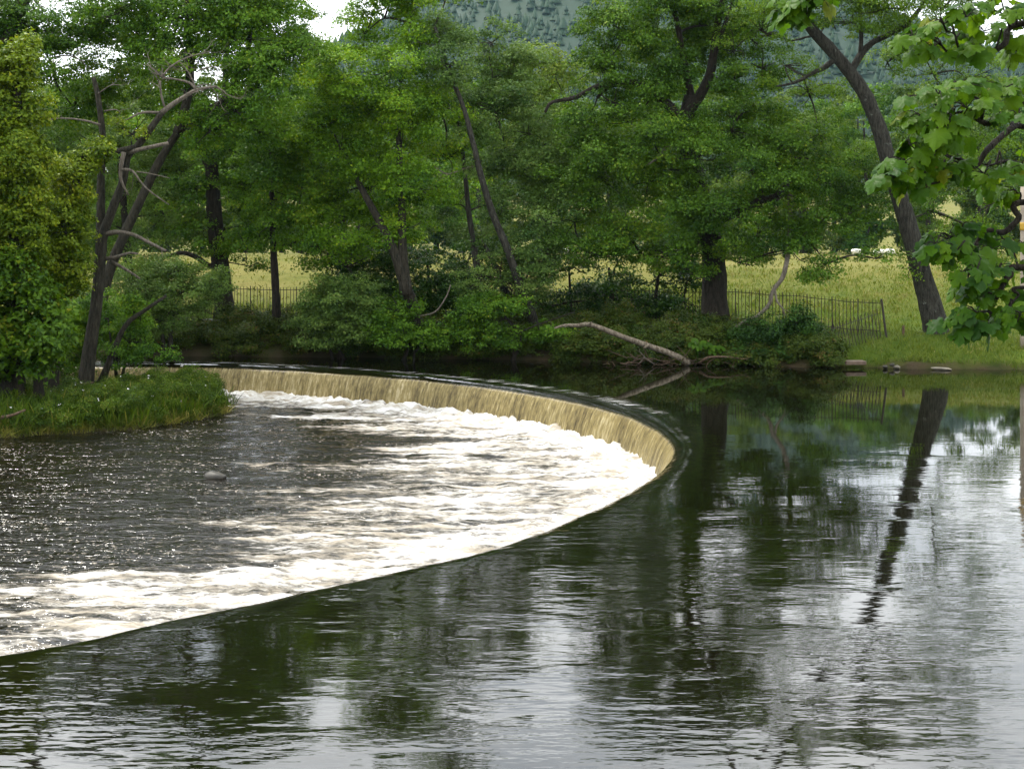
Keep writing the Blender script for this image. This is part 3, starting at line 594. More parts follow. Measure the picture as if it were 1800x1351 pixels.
tree('great_oak', 'massive oak with a thick dark trunk and wide crown beside the railings', 54.5,
     [([(1258, 600), (1256, 520), (1254, 450), (1238, 380), (1222, 310), (1208, 245), (1208, 200), (1216, 170)], .50, .28)],
     [(1100, 60, 80, 46), (1180, 85, 80, 54), (1055, 120, 60, 40), (1250, 60, 70, 44), (1110, 215, 80, 42), (1030, 210, 66, 44), (1050, 310, 86, 54), (1140, 320, 72, 44), (1285, 230, 76, 40), (1380, 255, 80, 42), (1325, 195, 60, 34), (1440, 315, 90, 46), (1350, 330, 84, 46), (1210, 350, 70, 44), (1100, 400, 96, 40), (1230, 420, 86, 30), (1330, 415, 86, 38), (1430, 395, 80, 36), (1500, 370, 60, 38), (1010, 390, 60, 40),
      (1340, 120, 50, 34, 55, .8), (1300, 20, 60, 34, 55, .8), (1290, 140, 50, 34), (1160, 20, 80, 40), (1060, 30, 46, 40), (1230, 0, 70, 40), (1170, 150, 60, 40), (1320, 300, 60, 30, 52.5), (1220, 280, 50, 30, 52.5), (1300, 462, 40, 18, 53), (1455, 462, 52, 20, 52.5), (1425, 490, 22, 14, 52.3), (1540, 455, 40, 16, 52.5), (1390, 440, 60, 20, 53),
      (1130, 450, 90, 24, 54), (1040, 445, 60, 24, 54), (1190, 460, 60, 26, 53.5), (1215, 475, 40, 20, 53.2), (1310, 60, 50, 36, 55, .8), (1250, 375, 60, 26, 52.4), (1310, 365, 60, 30, 52.3), (1370, 350, 50, 30, 52.2), (1150, 250, 60, 36, 53), (1090, 280, 60, 36, 53), (1200, 250, 50, 40, 53.2), (1130, 160, 50, 30, 53.3), (1080, 180, 46, 30, 53),
      ], 'oak', .11, 1.08, 'bark_dark', BANK, seed=17,
     limbs=[([(1212, 250), (1192, 210, 54.2), (1172, 182, 54), (1148, 164, 53.8)], .22, .16), ([(1160, 170, 53.9), (1120, 146, 53.7), (1085, 144, 53.5), (1050, 152, 53.3), (1010, 172, 53.2), (970, 180, 53.2), (958, 198, 53.2)], .15, .05), ([(1085, 146, 53.5), (1065, 155, 53.3), (1050, 172, 53.2)], .10, .06), ([(1214, 190), (1232, 165), (1248, 130), (1255, 90), (1262, 40), (1275, -20), (1290, -120), (1280, -240)], .22, .07),
            ([(1240, 150), (1275, 40, 54), (1285, 10), (1300, -60)], .10, .05), ([(1240, 390), (1280, 380, 53.5), (1330, 355, 53), (1362, 345, 52.8), (1390, 318, 52.8)], .20, .08), ([(1190, 60), (1215, 48), (1250, 44)], .06, .03), ([(1216, 175), (1205, 120), (1190, 40), (1170, -60), (1150, -180)], .16, .05)],
     dead=[([(1165, 240, 53.2), (1172, 252, 53), (1165, 268, 52.8), (1150, 282, 52.7), (1134, 292, 52.7)], .10, .03, 0),
           ([(1388, 335, 54.6), (1390, 390, 54.4), (1386, 430, 53.4), (1382, 465, 52.3), (1374, 490, 52.2), (1358, 512, 52.1), (1352, 535, 52.1), (1330, 556, 52.0), (1312, 562, 52.0), (1294, 575, 51.9)], .11, .05, 1), ([(1362, 510, 52.1), (1366, 530, 52.0), (1376, 542, 52), (1382, 562, 52)], .05, .02, 1)], deadm='deadgrey')
tree('laurel_curtain', 'low dark evergreen curtain of leaves with light showing through, left of the thick trunk', 56.5,
     [([(1080, 600), (1076, 530), (1070, 470)], .10, .05), ([(1150, 600), (1152, 530), (1160, 470)], .10, .05), ([(1010, 600), (1004, 540), (1000, 470)], .08, .04)],
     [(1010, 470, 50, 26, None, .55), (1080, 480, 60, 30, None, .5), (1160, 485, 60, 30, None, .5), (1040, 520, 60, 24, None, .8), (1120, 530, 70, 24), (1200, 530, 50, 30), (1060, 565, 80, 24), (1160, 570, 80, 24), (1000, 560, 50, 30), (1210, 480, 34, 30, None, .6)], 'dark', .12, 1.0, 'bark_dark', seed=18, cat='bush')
tree('leaning_ash', 'tall ash with a bare grey trunk leaning left at the right of the railings', 53.0,
     [([(1650, 600), (1641, 560), (1622, 490), (1603, 420), (1584, 355), (1562, 285), (1545, 225), (1522, 170), (1492, 125), (1455, 82), (1420, 42), (1385, -20), (1360, -120), (1370, -240)], .40, .15)],
     [(1440, 235, 60, 34, 54, .5), (1500, 275, 50, 36, 54.5, .6), (1610, 215, 50, 40, 54.5, .55), (1670, 210, 50, 40, 54, .5), (1650, 290, 50, 36, 54, .6), (1720, 260, 50, 50, 54.5, .5), (1700, 140, 50, 36, 54.5, .5), (1760, 160, 60, 50, 54.5, .5), (1740, 360, 50, 40, 55, .5), (1640, 370, 44, 30, 54, .6), (1540, 330, 36, 30, 54, .6), (1560, -10, 80, 34, None, .8), (1430, -20, 70, 36, None, .8), (1680, -20, 70, 36, 54, .8), (1350, 0, 60, 36, None, .7), (1560, 15, 70, 26, None, .7), (1650, 5, 60, 24, None, .7), (1620, 90, 60, 30, 54.5, .6), (1700, 60, 60, 34, 55, .6), (1460, 0, 60, 26, None, .6), (1500, 40, 70, 34, None, .6), (1590, 50, 66, 30, None, .6), (1380, 115, 56, 34, None, .55), (1340, 55, 56, 40, None, .55), (1420, 160, 60, 30, None, .6), (1640, 130, 40, 40, 55, .5), (1560, 110, 50, 30, 55, .5), (1650, 40, 50, 26, None, .5), (1290, 90, 40, 40, 54, .5), (1460, 30, 44, 30, None, .5),
      (1690, 480, 36, 22, 52.4, .8), (1600, 470, 24, 18, 52.4, .6), (1580, 320, 34, 18, 52.2, .8), (1650, 440, 40, 26, 52.2, .5), (1740, 440, 50, 40, 55), 
      ], 'ash', .11, .95, 'bark_grey', BANK, seed=19, asp=.42, clump=.42,
     limbs=[([(1495, 128), (1512, 98), (1532, 76), (1560, 62), (1592, 44), (1612, 22), (1625, 0), (1650, -80), (1660, -160)], .14, .05), ([(1512, 98), (1514, 60), (1512, 20), (1512, -10), (1540, -120), (1560, -220)], .09, .05), ([(1470, 102), (1450, 118), (1430, 128), (1398, 145), (1365, 152)], .13, .03), ([(1440, 62), (1415, 66), (1390, 72), (1360, 62)], .05, .02), ([(1385, -20), (1420, -90), (1450, -190), (1460, -280)], .12, .05)])

# bushes, shrubs and bank plants
def bush(name, label, d, blobs, pal, leaf=.10, dens=1.2, seed=1, stems=3, asp=.6, clump=.32, cat='bush'):
    rng = np.random.default_rng(seed); xs_ = [b[0] for b in blobs]; ys = max(b[1]+b[3] for b in blobs); x0 = np.mean(xs_)
    tr = [([(x0+rng.uniform(-12, 12), ys+4), (x0+rng.uniform(-20, 20), (ys+min(b[1] for b in blobs))/2+8), (rng.choice(xs_), min(b[1] for b in blobs)+8)], .05, .02) for _ in range(stems)]
    return tree(name, label, d, tr, blobs, pal, leaf, dens, 'bark_dark', seed=seed, cat=cat, clump=clump, asp=asp, jit=.4)
bush('rounded_bush', 'large rounded green bush below the twin stemmed alder', 53.4, [(585, 545, 56, 44), (620, 570, 46, 36), (555, 575, 40, 36), (600, 510, 50, 26), (640, 530, 40, 34), (575, 600, 50, 18)], 'willow', .10, 1.3, 31)
bush('overhanging_bush', 'bush trailing its leaves into the water left of the slanting alder foot', 53.0, [(690, 590, 46, 24), (740, 600, 46, 20), (660, 560, 36, 30), (790, 585, 44, 26), (700, 545, 44, 26)], 'mid', .10, 1.25, 32)
bush('spreading_bush', 'wide low bush along the water between the slanting alder and the bleached log', 52.8, [(850, 590, 50, 26), (900, 600, 44, 18), (960, 590, 46, 24), (830, 550, 44, 26), (1010, 605, 40, 16), (880, 540, 44, 26)], 'mid', .10, 1.2, 33)
bush('grey_sallow', 'pale grey-green sallow in front of the slanting alder foot', 53.6, [(840, 500, 40, 26), (930, 510, 36, 26), (880, 470, 36, 26), (960, 480, 34, 26)], 'willow', .10, 1.1, 34, 3, .45)
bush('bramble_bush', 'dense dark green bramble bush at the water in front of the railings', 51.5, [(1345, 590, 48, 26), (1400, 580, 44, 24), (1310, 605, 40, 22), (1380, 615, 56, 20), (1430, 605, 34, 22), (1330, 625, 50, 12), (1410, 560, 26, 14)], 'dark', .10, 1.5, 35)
bush('bank_willow_shoots', 'small light green bush at the water edge left of the stone step', 50.9, [(1455, 622, 26, 12), (1432, 628, 28, 10), (1475, 625, 16, 8)], 'willow', .08, 1.4, 36, 2, .5, .22)
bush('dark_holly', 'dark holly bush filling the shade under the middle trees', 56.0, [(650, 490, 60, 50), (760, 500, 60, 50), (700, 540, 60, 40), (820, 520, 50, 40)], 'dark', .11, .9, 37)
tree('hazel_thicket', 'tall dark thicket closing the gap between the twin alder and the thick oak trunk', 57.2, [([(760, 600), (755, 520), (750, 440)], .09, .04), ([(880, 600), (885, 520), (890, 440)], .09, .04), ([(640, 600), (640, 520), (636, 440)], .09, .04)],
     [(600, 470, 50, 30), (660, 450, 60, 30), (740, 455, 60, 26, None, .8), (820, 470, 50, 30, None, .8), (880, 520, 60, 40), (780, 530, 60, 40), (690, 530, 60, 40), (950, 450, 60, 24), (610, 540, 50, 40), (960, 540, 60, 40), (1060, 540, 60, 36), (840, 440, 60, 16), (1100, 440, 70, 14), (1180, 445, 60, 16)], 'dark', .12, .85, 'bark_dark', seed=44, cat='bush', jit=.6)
bush('corner_shrub', 'low dark shrub at the foot of the thick trunk', 53.2, [(1215, 585, 36, 22), (1180, 600, 36, 18), (1290, 600, 30, 22), (1130, 605, 40, 16)], 'dark', .10, 1.2, 38)

# ------------------------------------------------------------------ the wood beyond the meadow: three trees, copied
WOOD = 'tall trees of the wood beyond the meadow'; WLAB = 'tall broadleaved tree in the hazy wood edge beyond the meadow'
def wood_tree(seed, h, pal):
    rng = np.random.default_rng(seed); root = empty('wood_tree', (0, 0, 0), WLAB, 'tree', WOOD)
    mb = MB(); mb.tube([(0, 0, -1.5), (.2, 0, h*.3), (-.2, .2, h*.8)], [.5, .38, .1], 8, 1.2, .05, rng); mb.build('trunk', M['bark_dark'], root)
    B = []
    for i in range(38):
        z = h*rng.uniform(.05, .97); w = 5.6*math.sin(math.pi*min(1, .25+.75*(1-z/h)))**.8; a = rng.uniform(0, 6.28); q = w*rng.uniform(.3, .9)
        B.append(((q*math.cos(a), q*math.sin(a), z), (2.5, 2.5, 1.9), 1.0, .42))
    o, _ = leaves_obj('crown', B, M[pal], root, .42, .6, rng, .9, True, clump=1.15); o['kind'] = 'stuff'; return root
def dup(root, loc, rz, sc):
    r = root.copy(); COL.objects.link(r); r.location = loc; r.rotation_euler = (0, 0, rz); r.scale = (sc, sc, sc)
    for ch in root.children:
        c = ch.copy(); COL.objects.link(c); c.parent = r
    return r
protos = [wood_tree(51, 27, 'wood'), wood_tree(52, 25, 'mid'), wood_tree(53, 29, 'wood')]
rw = np.random.default_rng(9); k = 0
for row, (dd, n) in enumerate(((181, 22), (194, 22), (210, 20))):
    for i in range(n):
        x = -84+168*(i+.5*(row % 2)+rw.uniform(-.25, .25))/(n-1); d_ = dd+rw.uniform(-5, 5)
        px = CX+x*F/d_
        sc = rw.uniform(.80, 1.0)*(.78 if 440 < px < 660 else 1.0)*(.93 if px > 1240 else 1.04)
        loc = (x, d_, float(gz(x, d_))-.3)
        if k < 3: o = protos[k]; o.location = loc; o.rotation_euler = (0, 0, rw.uniform(0, 6)); o.scale = (sc,)*3
        else: dup(protos[k % 3], loc, rw.uniform(0, 6.28), sc)
        k += 1
# nearer trees standing in the meadow behind the bank
MEAD = 'trees standing in the meadow behind the bank'
tree('meadow_tree', 'pale rounded tree rising between the alders and the oak under the hill', 92, [([(960, 472), (962, 400), (965, 320), (965, 240)], .4, .15)],
     [(930, 110, 40, 30), (975, 130, 44, 34), (1000, 180, 44, 40), (940, 190, 44, 40), (900, 160, 40, 40), (960, 260, 50, 40), (1020, 240, 40, 40), (920, 260, 40, 34), (1000, 110, 30, 26), (960, 340, 46, 36), (1010, 310, 36, 34)], 'wood', .22, .9, 'bark_dark', MEAD, seed=61, clump=.8)
tree('meadow_tree', 'meadow tree filling in behind the twin stemmed alder', 86, [([(600, 480), (602, 400), (610, 280)], .4, .15)],
     [(560, 200, 46, 40), (620, 180, 46, 44), (590, 260, 50, 44), (540, 290, 44, 44), (650, 260, 46, 44), (610, 330, 50, 40), (560, 370, 44, 36), (660, 350, 44, 40), (700, 290, 44, 44), (740, 240, 44, 44), (760, 320, 44, 44), (720, 380, 44, 36), (800, 250, 40, 44), (820, 340, 44, 40)], 'mid', .22, .9, 'bark_dark', MEAD, seed=65, clump=.8)
tree('meadow_tree', 'shadowy meadow tree far left behind the ivy and the bare tree', 84, [([(120, 480), (120, 380), (118, 280)], .4, .15)],
     [(60, 230, 50, 44), (120, 210, 50, 44), (180, 240, 50, 44), (240, 220, 50, 44), (90, 300, 50, 44), (160, 310, 50, 44), (230, 300, 50, 44), (300, 270, 50, 44), (120, 380, 50, 40), (200, 380, 50, 40), (280, 360, 50, 40), (60, 380, 50, 44), (0, 300, 60, 60), (350, 330, 44, 40), (100, 440, 50, 26), (30, 450, 50, 30), (180, 440, 50, 26)], 'mid', .22, .9, 'bark_dark', MEAD, seed=66, clump=.8)

# ------------------------------------------------------------------ conifers on the hill: one mass
def conifers():
    rng = np.random.default_rng(21); n = 5200
    x = rng.uniform(-260, 460, n); d = rng.uniform(640, 1260, n); z = hill_h(x, d); h = rng.uniform(7, 12, n)*rng.uniform(.8, 1.1, n); V = []; Fc = []; T = []; b = 0
    nt = 2; k = 6; a = np.linspace(0, 2*np.pi, k, endpoint=False)
    for t in range(nt):
        z0 = z+h*(.02+.36*t); z1 = z+h*min(1.0, .02+.36*t+.62); r = h*.36*(1-t*.36)
        rr = r[:, None]*rng.uniform(.65, 1.2, (n, k)); zz = z0[:, None]+rng.uniform(-.03, .03, (n, k))*h[:, None]
        ring = np.stack([x[:, None]+rr*np.cos(a+t), d[:, None]+rr*np.sin(a+t), zz], -1); tip = np.stack([x, d, z1], -1)[:, None, :]
        V.append(np.concatenate([ring, tip], 1).reshape(-1, 3))
        i = np.arange(n)[:, None]*(k+1)+b; j = np.arange(k)[None, :]
        Fc.append(np.stack([i+j, i+(j+1) % k, np.broadcast_to(i+k, (n, k))], -1).reshape(-1, 3)); b += n*(k+1)
        T.append(np.repeat(rng.uniform(0, .9, n), k))
    me = mesh_np('hill_forest', np.concatenate(V), np.concatenate(Fc), False, None, {'tint': np.concatenate(T)})
    tag(link('hill_forest', me, None, M['hill']), 'dense conifer plantation covering the hazy hill behind the valley', 'forest', None, 'stuff')
conifers()

# ------------------------------------------------------------------ ground cover
def blades(name, xy, zf, h, lean, material, w=.012, rng=RNG, parent=None, tint=None):
    n = len(xy); z = zf(xy[:, 0], xy[:, 1]); a = rng.uniform(0, 6.28, n); hh = h*rng.uniform(.5, 1.3, n)
    b = np.stack([xy[:, 0], xy[:, 1], z-.02], 1); side = np.stack([np.cos(a), np.sin(a), 0*a], 1)*(w*rng.uniform(.7, 1.4, n))[:, None]
    ln = np.stack([rng.normal(size=n)*lean, rng.normal(size=n)*lean, 1+0*a], 1)*hh[:, None]
    m = b+ln*.6; tip = b+ln*np.array([1.25, 1.25, .95])
    v = np.stack([b-side, b+side, m+side*.8, tip, m-side*.8], 1).reshape(-1, 3); i = np.arange(n)*5
    f = np.stack([i, i+1, i+2, i+4], 1); f2 = np.stack([i+4, i+2, i+3, i+3], 1)
    tr = np.concatenate([np.stack([i, i+1, i+2], 1), np.stack([i, i+2, i+4], 1), np.stack([i+4, i+2, i+3], 1)])
    tt = rng.uniform(0, 1, n) if tint is None else tint
    me = mesh_np(name, v, tr, False, None, {'tint': np.tile(tt, 3)}); return link(name, me, parent, material)
rg = np.random.default_rng(41)
n = 34000; X = rg.uniform(8.2, 24, n); D = shore(X)+.15+15*rg.uniform(0, 1, n)**1.5; patch = fbm(X*.6, D*.6, 3)
kp = patch > rg.uniform(-.9, .5, n); X, D, patch = X[kp], D[kp], patch[kp]
tag(blades('bank_grass', np.stack([X, D], 1), gz, .17, .35, M['grass'], .014, rg, tint=np.clip(.4+.5*patch+.2*rg.normal(size=len(X))+.02*(D-52), 0, 1)), 'rough grass growing on the right bank and under the railings', 'grass', None, 'stuff')
n = 15000; X = rg.uniform(-22, 34, n); D = rg.uniform(57, 82, n); kp = fbm(X*.5, D*.4, 3) > rg.uniform(-.7, .6, n); X, D = X[kp], D[kp]
tag(blades('meadow_tufts', np.stack([X, D], 1), gz, .15, .5, M['meadow'], .03, rg, tint=np.clip(.45+.6*fbm(X*.4, D*.4, 3)+.15*rg.normal(size=len(X)), 0, 1)), 'straw-coloured grass tufts spread over the meadow slope', 'grass', None, 'stuff')
n = 14000; X = rg.uniform(-16, 9, n); D = 55.5+rg.uniform(0, 6, n)
tag(blades('meadow_edge_grass', np.stack([X, D], 1), gz, .32, .3, M['grass'], .016, rg), 'long grass along the foot of the railings', 'grass', None, 'stuff')
# undergrowth along the shaded bank
def clumps_along(n, xr, off, h, lf, seed, zf, edge):
    rng = np.random.default_rng(seed); B = []
    for _ in range(n):
        x = rng.uniform(*xr); d = float(edge(x))+rng.uniform(*off); r = rng.uniform(.25, .6); B.append(((x, d, float(zf(x, d))+h*rng.uniform(.1, 1)), (r*1.3, r, r*.7), 1.0, lf))
    return B
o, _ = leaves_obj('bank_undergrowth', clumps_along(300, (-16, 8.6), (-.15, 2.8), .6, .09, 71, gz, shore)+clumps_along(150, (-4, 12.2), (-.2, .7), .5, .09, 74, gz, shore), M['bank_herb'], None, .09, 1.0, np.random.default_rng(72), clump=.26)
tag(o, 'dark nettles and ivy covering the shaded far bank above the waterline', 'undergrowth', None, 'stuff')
# island herbs
rng = np.random.default_rng(73); B = []
for _ in range(640):
    x = -9.3-8.6*rng.uniform(0, 1)**1.1; d = rng.uniform(40.5, 48.5); zz = float(isl(np.array(x), np.array(d)))
    if zz < POOL+.04: continue
    hh = .58*sstep(-9.0, -9.9, x)*(1-.62*sstep(-11.6, -13.4, x))+.10+.30*gnoise(np.array(x*.9), np.array(d*.9)); r = rng.uniform(.13, .30)
    B.append(((x, d, zz+max(.08, hh)*rng.uniform(.15, 1)), (r*1.1, r, r*1.1), 1.0, .065))
o, ce = leaves_obj('island_herbs', B, M['herb'], None, .065, 1.0, rng, .45, clump=.17)
tag(o, 'tangle of green balsam and nettles covering the island below the weir', 'plants', None, 'stuff')
fl = ce[rng.permutation(len(ce))[:130]]+rng.normal(size=(130, 3))*.08+np.array([0, -.1, .16])
v, t = leaf_quads(np.repeat(fl, 3, 0)+rng.normal(size=(390, 3))*.02, rng.normal(size=(390, 3)), np.full(390, .045), np.zeros(390), .9, rng=rng)
tag(link('island_flowers', mesh_np('island_flowers', v, np.arange(len(v)).reshape(-1, 4)), None, M['flower']), 'tiny white flowers scattered over the island plants', 'flowers', None, 'stuff')
n = 4200; X = rng.uniform(-15.5, -9, n); D = np.interp(X, [-60, -14.4, -11, -9.6, -8.9], [36, 39.9, 41.6, 43.4, 45.6])+rng.uniform(-.1, .9, n)
tag(blades('island_edge_grass', np.stack([X, D], 1), isl, .26, .9, M['straw'], .012, rng, tint=np.clip(.3+.7*fbm(X*1.5, D, 2)+.2*rng.normal(size=n), 0, 1)), 'yellow-green grass trailing in the water along the island edge', 'grass', None, 'stuff')
n = 3800; X = rng.uniform(-16, -9.3, n); D = np.interp(X, [-60, -14.4, -11, -9.6, -8.9], [36, 39.9, 41.6, 43.4, 45.6])+.15+rng.uniform(0, 1, n)**1.4*3.6
hs_ = (.30+.45*sstep(-9.0, -10.0, X)*(1-.62*sstep(-11.6, -13.4, X)))
tag(blades('island_tall_grass', np.stack([X, D], 1), isl, .62, .28, M['herb'], .020, rng, tint=np.clip(.45+.5*fbm(X*.9, D*.9, 2)+.25*rng.normal(size=n), 0, 1)), 'tall thin stems and grass standing among the island plants', 'grass', None, 'stuff')
def sedge(label, px, py, d, n, h, seed):
    rng = np.random.default_rng(seed); c = P(px, py, d); root = empty('sedge_tuft', c, label, 'sedge', None); mb = MB()
    V = []; Fq = []
    for i in range(n):
        a = rng.uniform(0, 6.28); L_ = h*rng.uniform(.6, 1.15); q = np.array([math.cos(a), math.sin(a), 0]); s_ = np.array([-q[1], q[0], 0])*.014
        p = [c+q*.05, c+q*L_*.35+np.array([0, 0, L_*.62]), c+q*L_*.75+np.array([0, 0, L_*.68]), c+q*L_*1.05+np.array([0, 0, L_*.35])]
        b = len(V); [V.extend([k-s_*w_, k+s_*w_]) for k, w_ in zip(p, (1, 1.1, .8, .15))]; Fq += [(b, b+1, b+3, b+2), (b+2, b+3, b+5, b+4), (b+4, b+5, b+7, b+6)]
    me = mesh_np('blades', np.array(V), np.array(Fq), False, None, {'tint': rng.uniform(.2, 1, len(Fq))}); o = link('blades', me, root, M['straw']); o['kind'] = 'stuff'
    return root
sedge('arching yellow sedge tuft at the water on the island tip', 325, 742, 43.6, 90, .62, 81)
sedge('upright straw-coloured sedge tuft just above the arching one on the island', 338, 722, 44.2, 50, .55, 82)
sedge('flattened greenish sedge tuft left of the arching yellow one on the island', 285, 748, 43.0, 50, .5, 83)

# ------------------------------------------------------------------ railings
def railing():
    A = np.array([(13.7, 52.4), (8.5, 55.9), (-2.0, 57.6), (-11.3, 59.0), (-17, 60.2)])
    root = empty('railing_fence', (13.7, 52.4, float(gz(13.7, 52.4))), 'rusty iron railing fence with a leaning corner between the meadow and the trees', 'fence')
    h = 1.30
    seg = np.linalg.norm(np.diff(A, axis=0), axis=1); cum = np.concatenate([[0], np.cumsum(seg)])
    at = lambda s: np.array([np.interp(s, cum, A[:, 0]), np.interp(s, cum, A[:, 1])])
    bm = MB(); bm.tube([(0, 0, -.05), (0, 0, h*.5), (0, 0, h-.04), (0, 0, h+.03)], [.0125, .0125, .0125, .003], 6); proto = bm.build('bar', M['iron'], None, False)
    pm = MB(); pm.box((0, 0, h/2), (.03, .045, h+.10)); pm.tube([(0, .02, h*.62), (.16, .5, -.05)], [.014, .014], 5); pp = pm.build('post', M['iron'], None, False)
    first = [True, True]
    def put(pr, k, p, z, rx=0, ry=0, sc=1):
        if first[k]: o = pr; first[k] = False
        else: o = pr.copy(); COL.objects.link(o)
        o.parent = root; o.matrix_parent_inverse = Matrix.Translation(-root.location); o.location = (p[0], p[1], z); o.rotation_euler = (rx, ry, 0); o.scale = (1, 1, sc)
    rng = np.random.default_rng(31); n = int(cum[-1]/.142); tops = []
    for i in range(1, n):
        p = at(i*.142); z = float(gz(*p)); zs = .5*z+.5*float(np.interp(p[0], [-17, -2, 8.5, 13.7], [1.28, 1.27, 1.22, .96]))
        k = 1 if i % 7 == 0 else 0
        put(pp if k else proto, k, p, zs-.02, rng.normal()*.012, rng.normal()*.012)
        tops.append((p[0], p[1], zs))
    tops = np.array(tops)
    for hh in (h-.10, .18):
        for a in range(0, len(tops)-1, 28):
            t = tops[a:min(a+29, len(tops))]; mb = MB(); mb.tube(t+np.array([0, 0, hh]), [.014, .014], 5, .4); mb.build('rail', M['iron'], root, False)
    # leaning corner post and the short return down the bank
    c = np.array([13.7, 52.4, .93]); mb = MB(); mb.tube([c+np.array([.10, 0, -.1]), c+np.array([-.09, 0, h+.08])], [.045, .04], 8); o = mb.build('post', M['iron'], root, False); o['label'] = 'thick leaning corner post'
    e = np.array([11.65, 51.35, .50]); n = 16; tp = []
    for i in range(1, n+1):
        p = c*(1-i/n)+e*i/n; hs = 1.02-.12*i/n
        put(proto, 0, p, p[2], 0, -.17+.02*rng.normal(), hs/1.3); tp.append(p+np.array([-.15*.85*hs, 0, hs*.86]))
    mb = MB(); mb.tube(np.array(tp), [.013, .013], 5, .3); mb.build('rail', M['iron'], root, False)
railing()

# ------------------------------------------------------------------ smaller things
def log():
    root = empty('bleached_log', P(1205, 636, 50.9), 'bleached dead log leaning from the bank over the dark water', 'log')
    p = wpts([(1212, 638, 50.9), (1180, 622, 50.8), (1135, 606, 50.7), (1095, 592, 50.6), (1060, 578, 50.5), (1035, 570, 50.5), (1015, 572, 50.4), (992, 572, 50.4), (974, 577, 50.4)], 50.8)
    mb = MB(); mb.tube(p, [.125, .11, .105, .10, .09, .085, .075, .06, .03], 9, .12, .05, np.random.default_rng(3)); mb.build('stem', M['deadwood'], root)
    for a, b, r in (((1140, 606, 50.6), (1132, 612, 50.45), .06), ((1036, 570, 50.4), (1040, 566, 50.3), .04), ((998, 571, 50.3), (993, 575, 50.2), .04)):
        mb = MB(); mb.tube([P(*a), P(*b)], [r, r*.5], 6); mb.build('branch_stub', M['deadwood'], root)
log()
def stick(label, pts, r0, r1, m='driftwood', fork=0, seed=1):
    w = np.array([P(*p) for p in pts]); mb = MB(); rng = np.random.default_rng(seed); mb.tube(w, [r0, (r0+r1)/2, r1], 6, .15, .06, rng)
    for _ in range(fork): i = rng.integers(1, len(w)); dead_twigs(mb, w[i], unit(w[i]-w[i-1])+rng.normal(size=3)*.5, .5, r1*.8, 0, rng)
    o = mb.build('driftwood_branch', M[m]); tag(o, label, 'driftwood')
stick('curved brown driftwood branch just right of the log foot', [(1230, 637, 50.6), (1245, 628, 50.5), (1275, 627, 50.5), (1300, 630, 50.5)], .05, .025, 'driftwood', 2, 1)
stick('thin pale stick standing out of the brushwood below the log', [(1122, 640, 50.8), (1132, 628, 50.7), (1126, 620, 50.7)], .022, .012, 'deadgrey', 2, 2)
stick('pale forked stick in the brushwood left of the log foot', [(1150, 640, 50.7), (1136, 630, 50.6), (1130, 624, 50.6)], .025, .012, 'deadgrey', 2, 3)
stick('bare grey branch lying low on the left end of the island', [(0, 734, 40.2), (20, 730, 40.2), (45, 720, 40.3)], .06, .03, 'driftwood', 0, 4)
stick('horizontal grey branch lying behind the island plants under the ivy column', [(20, 688, 46.2), (60, 682, 46.2), (105, 680, 46.2), (165, 672, 46.4)], .06, .03, 'driftwood', 2, 5)
mb = MB(); rng = np.random.default_rng(8)
for i in range(80):
    px = rng.uniform(1070, 1330); a = P(px, rng.uniform(628, 641), 50.9+rng.uniform(-.2, .3)); d3 = unit(np.array([rng.normal(), rng.normal()*.3, rng.normal()*.35])); L_ = rng.uniform(.2, .9)
    mb.tube([a, a+d3*L_*.5+rng.normal(size=3)*.04, a+d3*L_], [.018, .014, .006], 4, cap=False)
tag(mb.build('brushwood', M['driftwood']), 'tangle of brown twigs washed up around the log foot', 'brushwood', None, 'stuff')
def rock(name, label, cat, px, py, d, size, m, seed, group=None, zoff=0):
    rng = np.random.default_rng(seed); bm = bmesh.new(); bmesh.ops.create_icosphere(bm, subdivisions=3, radius=1)
    ax = [Vector(rng.normal(size=3)).normalized() for _ in range(9)]; of = rng.uniform(.55, .95, 9)
    for v in bm.verts:
        c = v.co.copy()
        for a, o_ in zip(ax, of):
            q = c.dot(a)
            if q > o_: c -= a*(q-o_)*.9
        v.co = Vector((c.x*size[0], c.y*size[1], c.z*size[2]))
    me = bpy.data.meshes.new(name); bm.to_mesh(me); bm.free(); me.materials.append(M[m]); o = bpy.data.objects.new(name, me); COL.objects.link(o)
    w = P(px, py, d); o.location = (w[0], w[1], w[2]+zoff); o.rotation_euler = (0, 0, rng.uniform(-.3, .3)); return tag(o, label, cat, group)
rock('rock', 'dark wet rock breaking the surface of the lower pool', 'rock', 378, 842, 33.6, (.30, .20, .15), 'stone', 1, None, .05)
for i, (px, py, sz, lab) in enumerate(((1556, 645, .12, 'small brown stone at the far left of the stones on the right bank edge'), (1568, 641, .10, 'dark small stone lying behind the others on the right bank edge'), (1576, 645, .13, 'largest pale stone of the cluster right of the stone step'))):
    rock('bank_stone', lab, 'stone', px, py, 49.7, (sz, sz*.8, sz*.6), 'pale_stone' if i == 2 else 'stone', 20+i, 'stones on the right bank edge')
rock('bank_slab', 'flat pale slab at the water edge under the leaning ash', 'stone', 1655, 646, 49.4, (.42, .24, .06), 'pale_stone', 30, None, -.03)
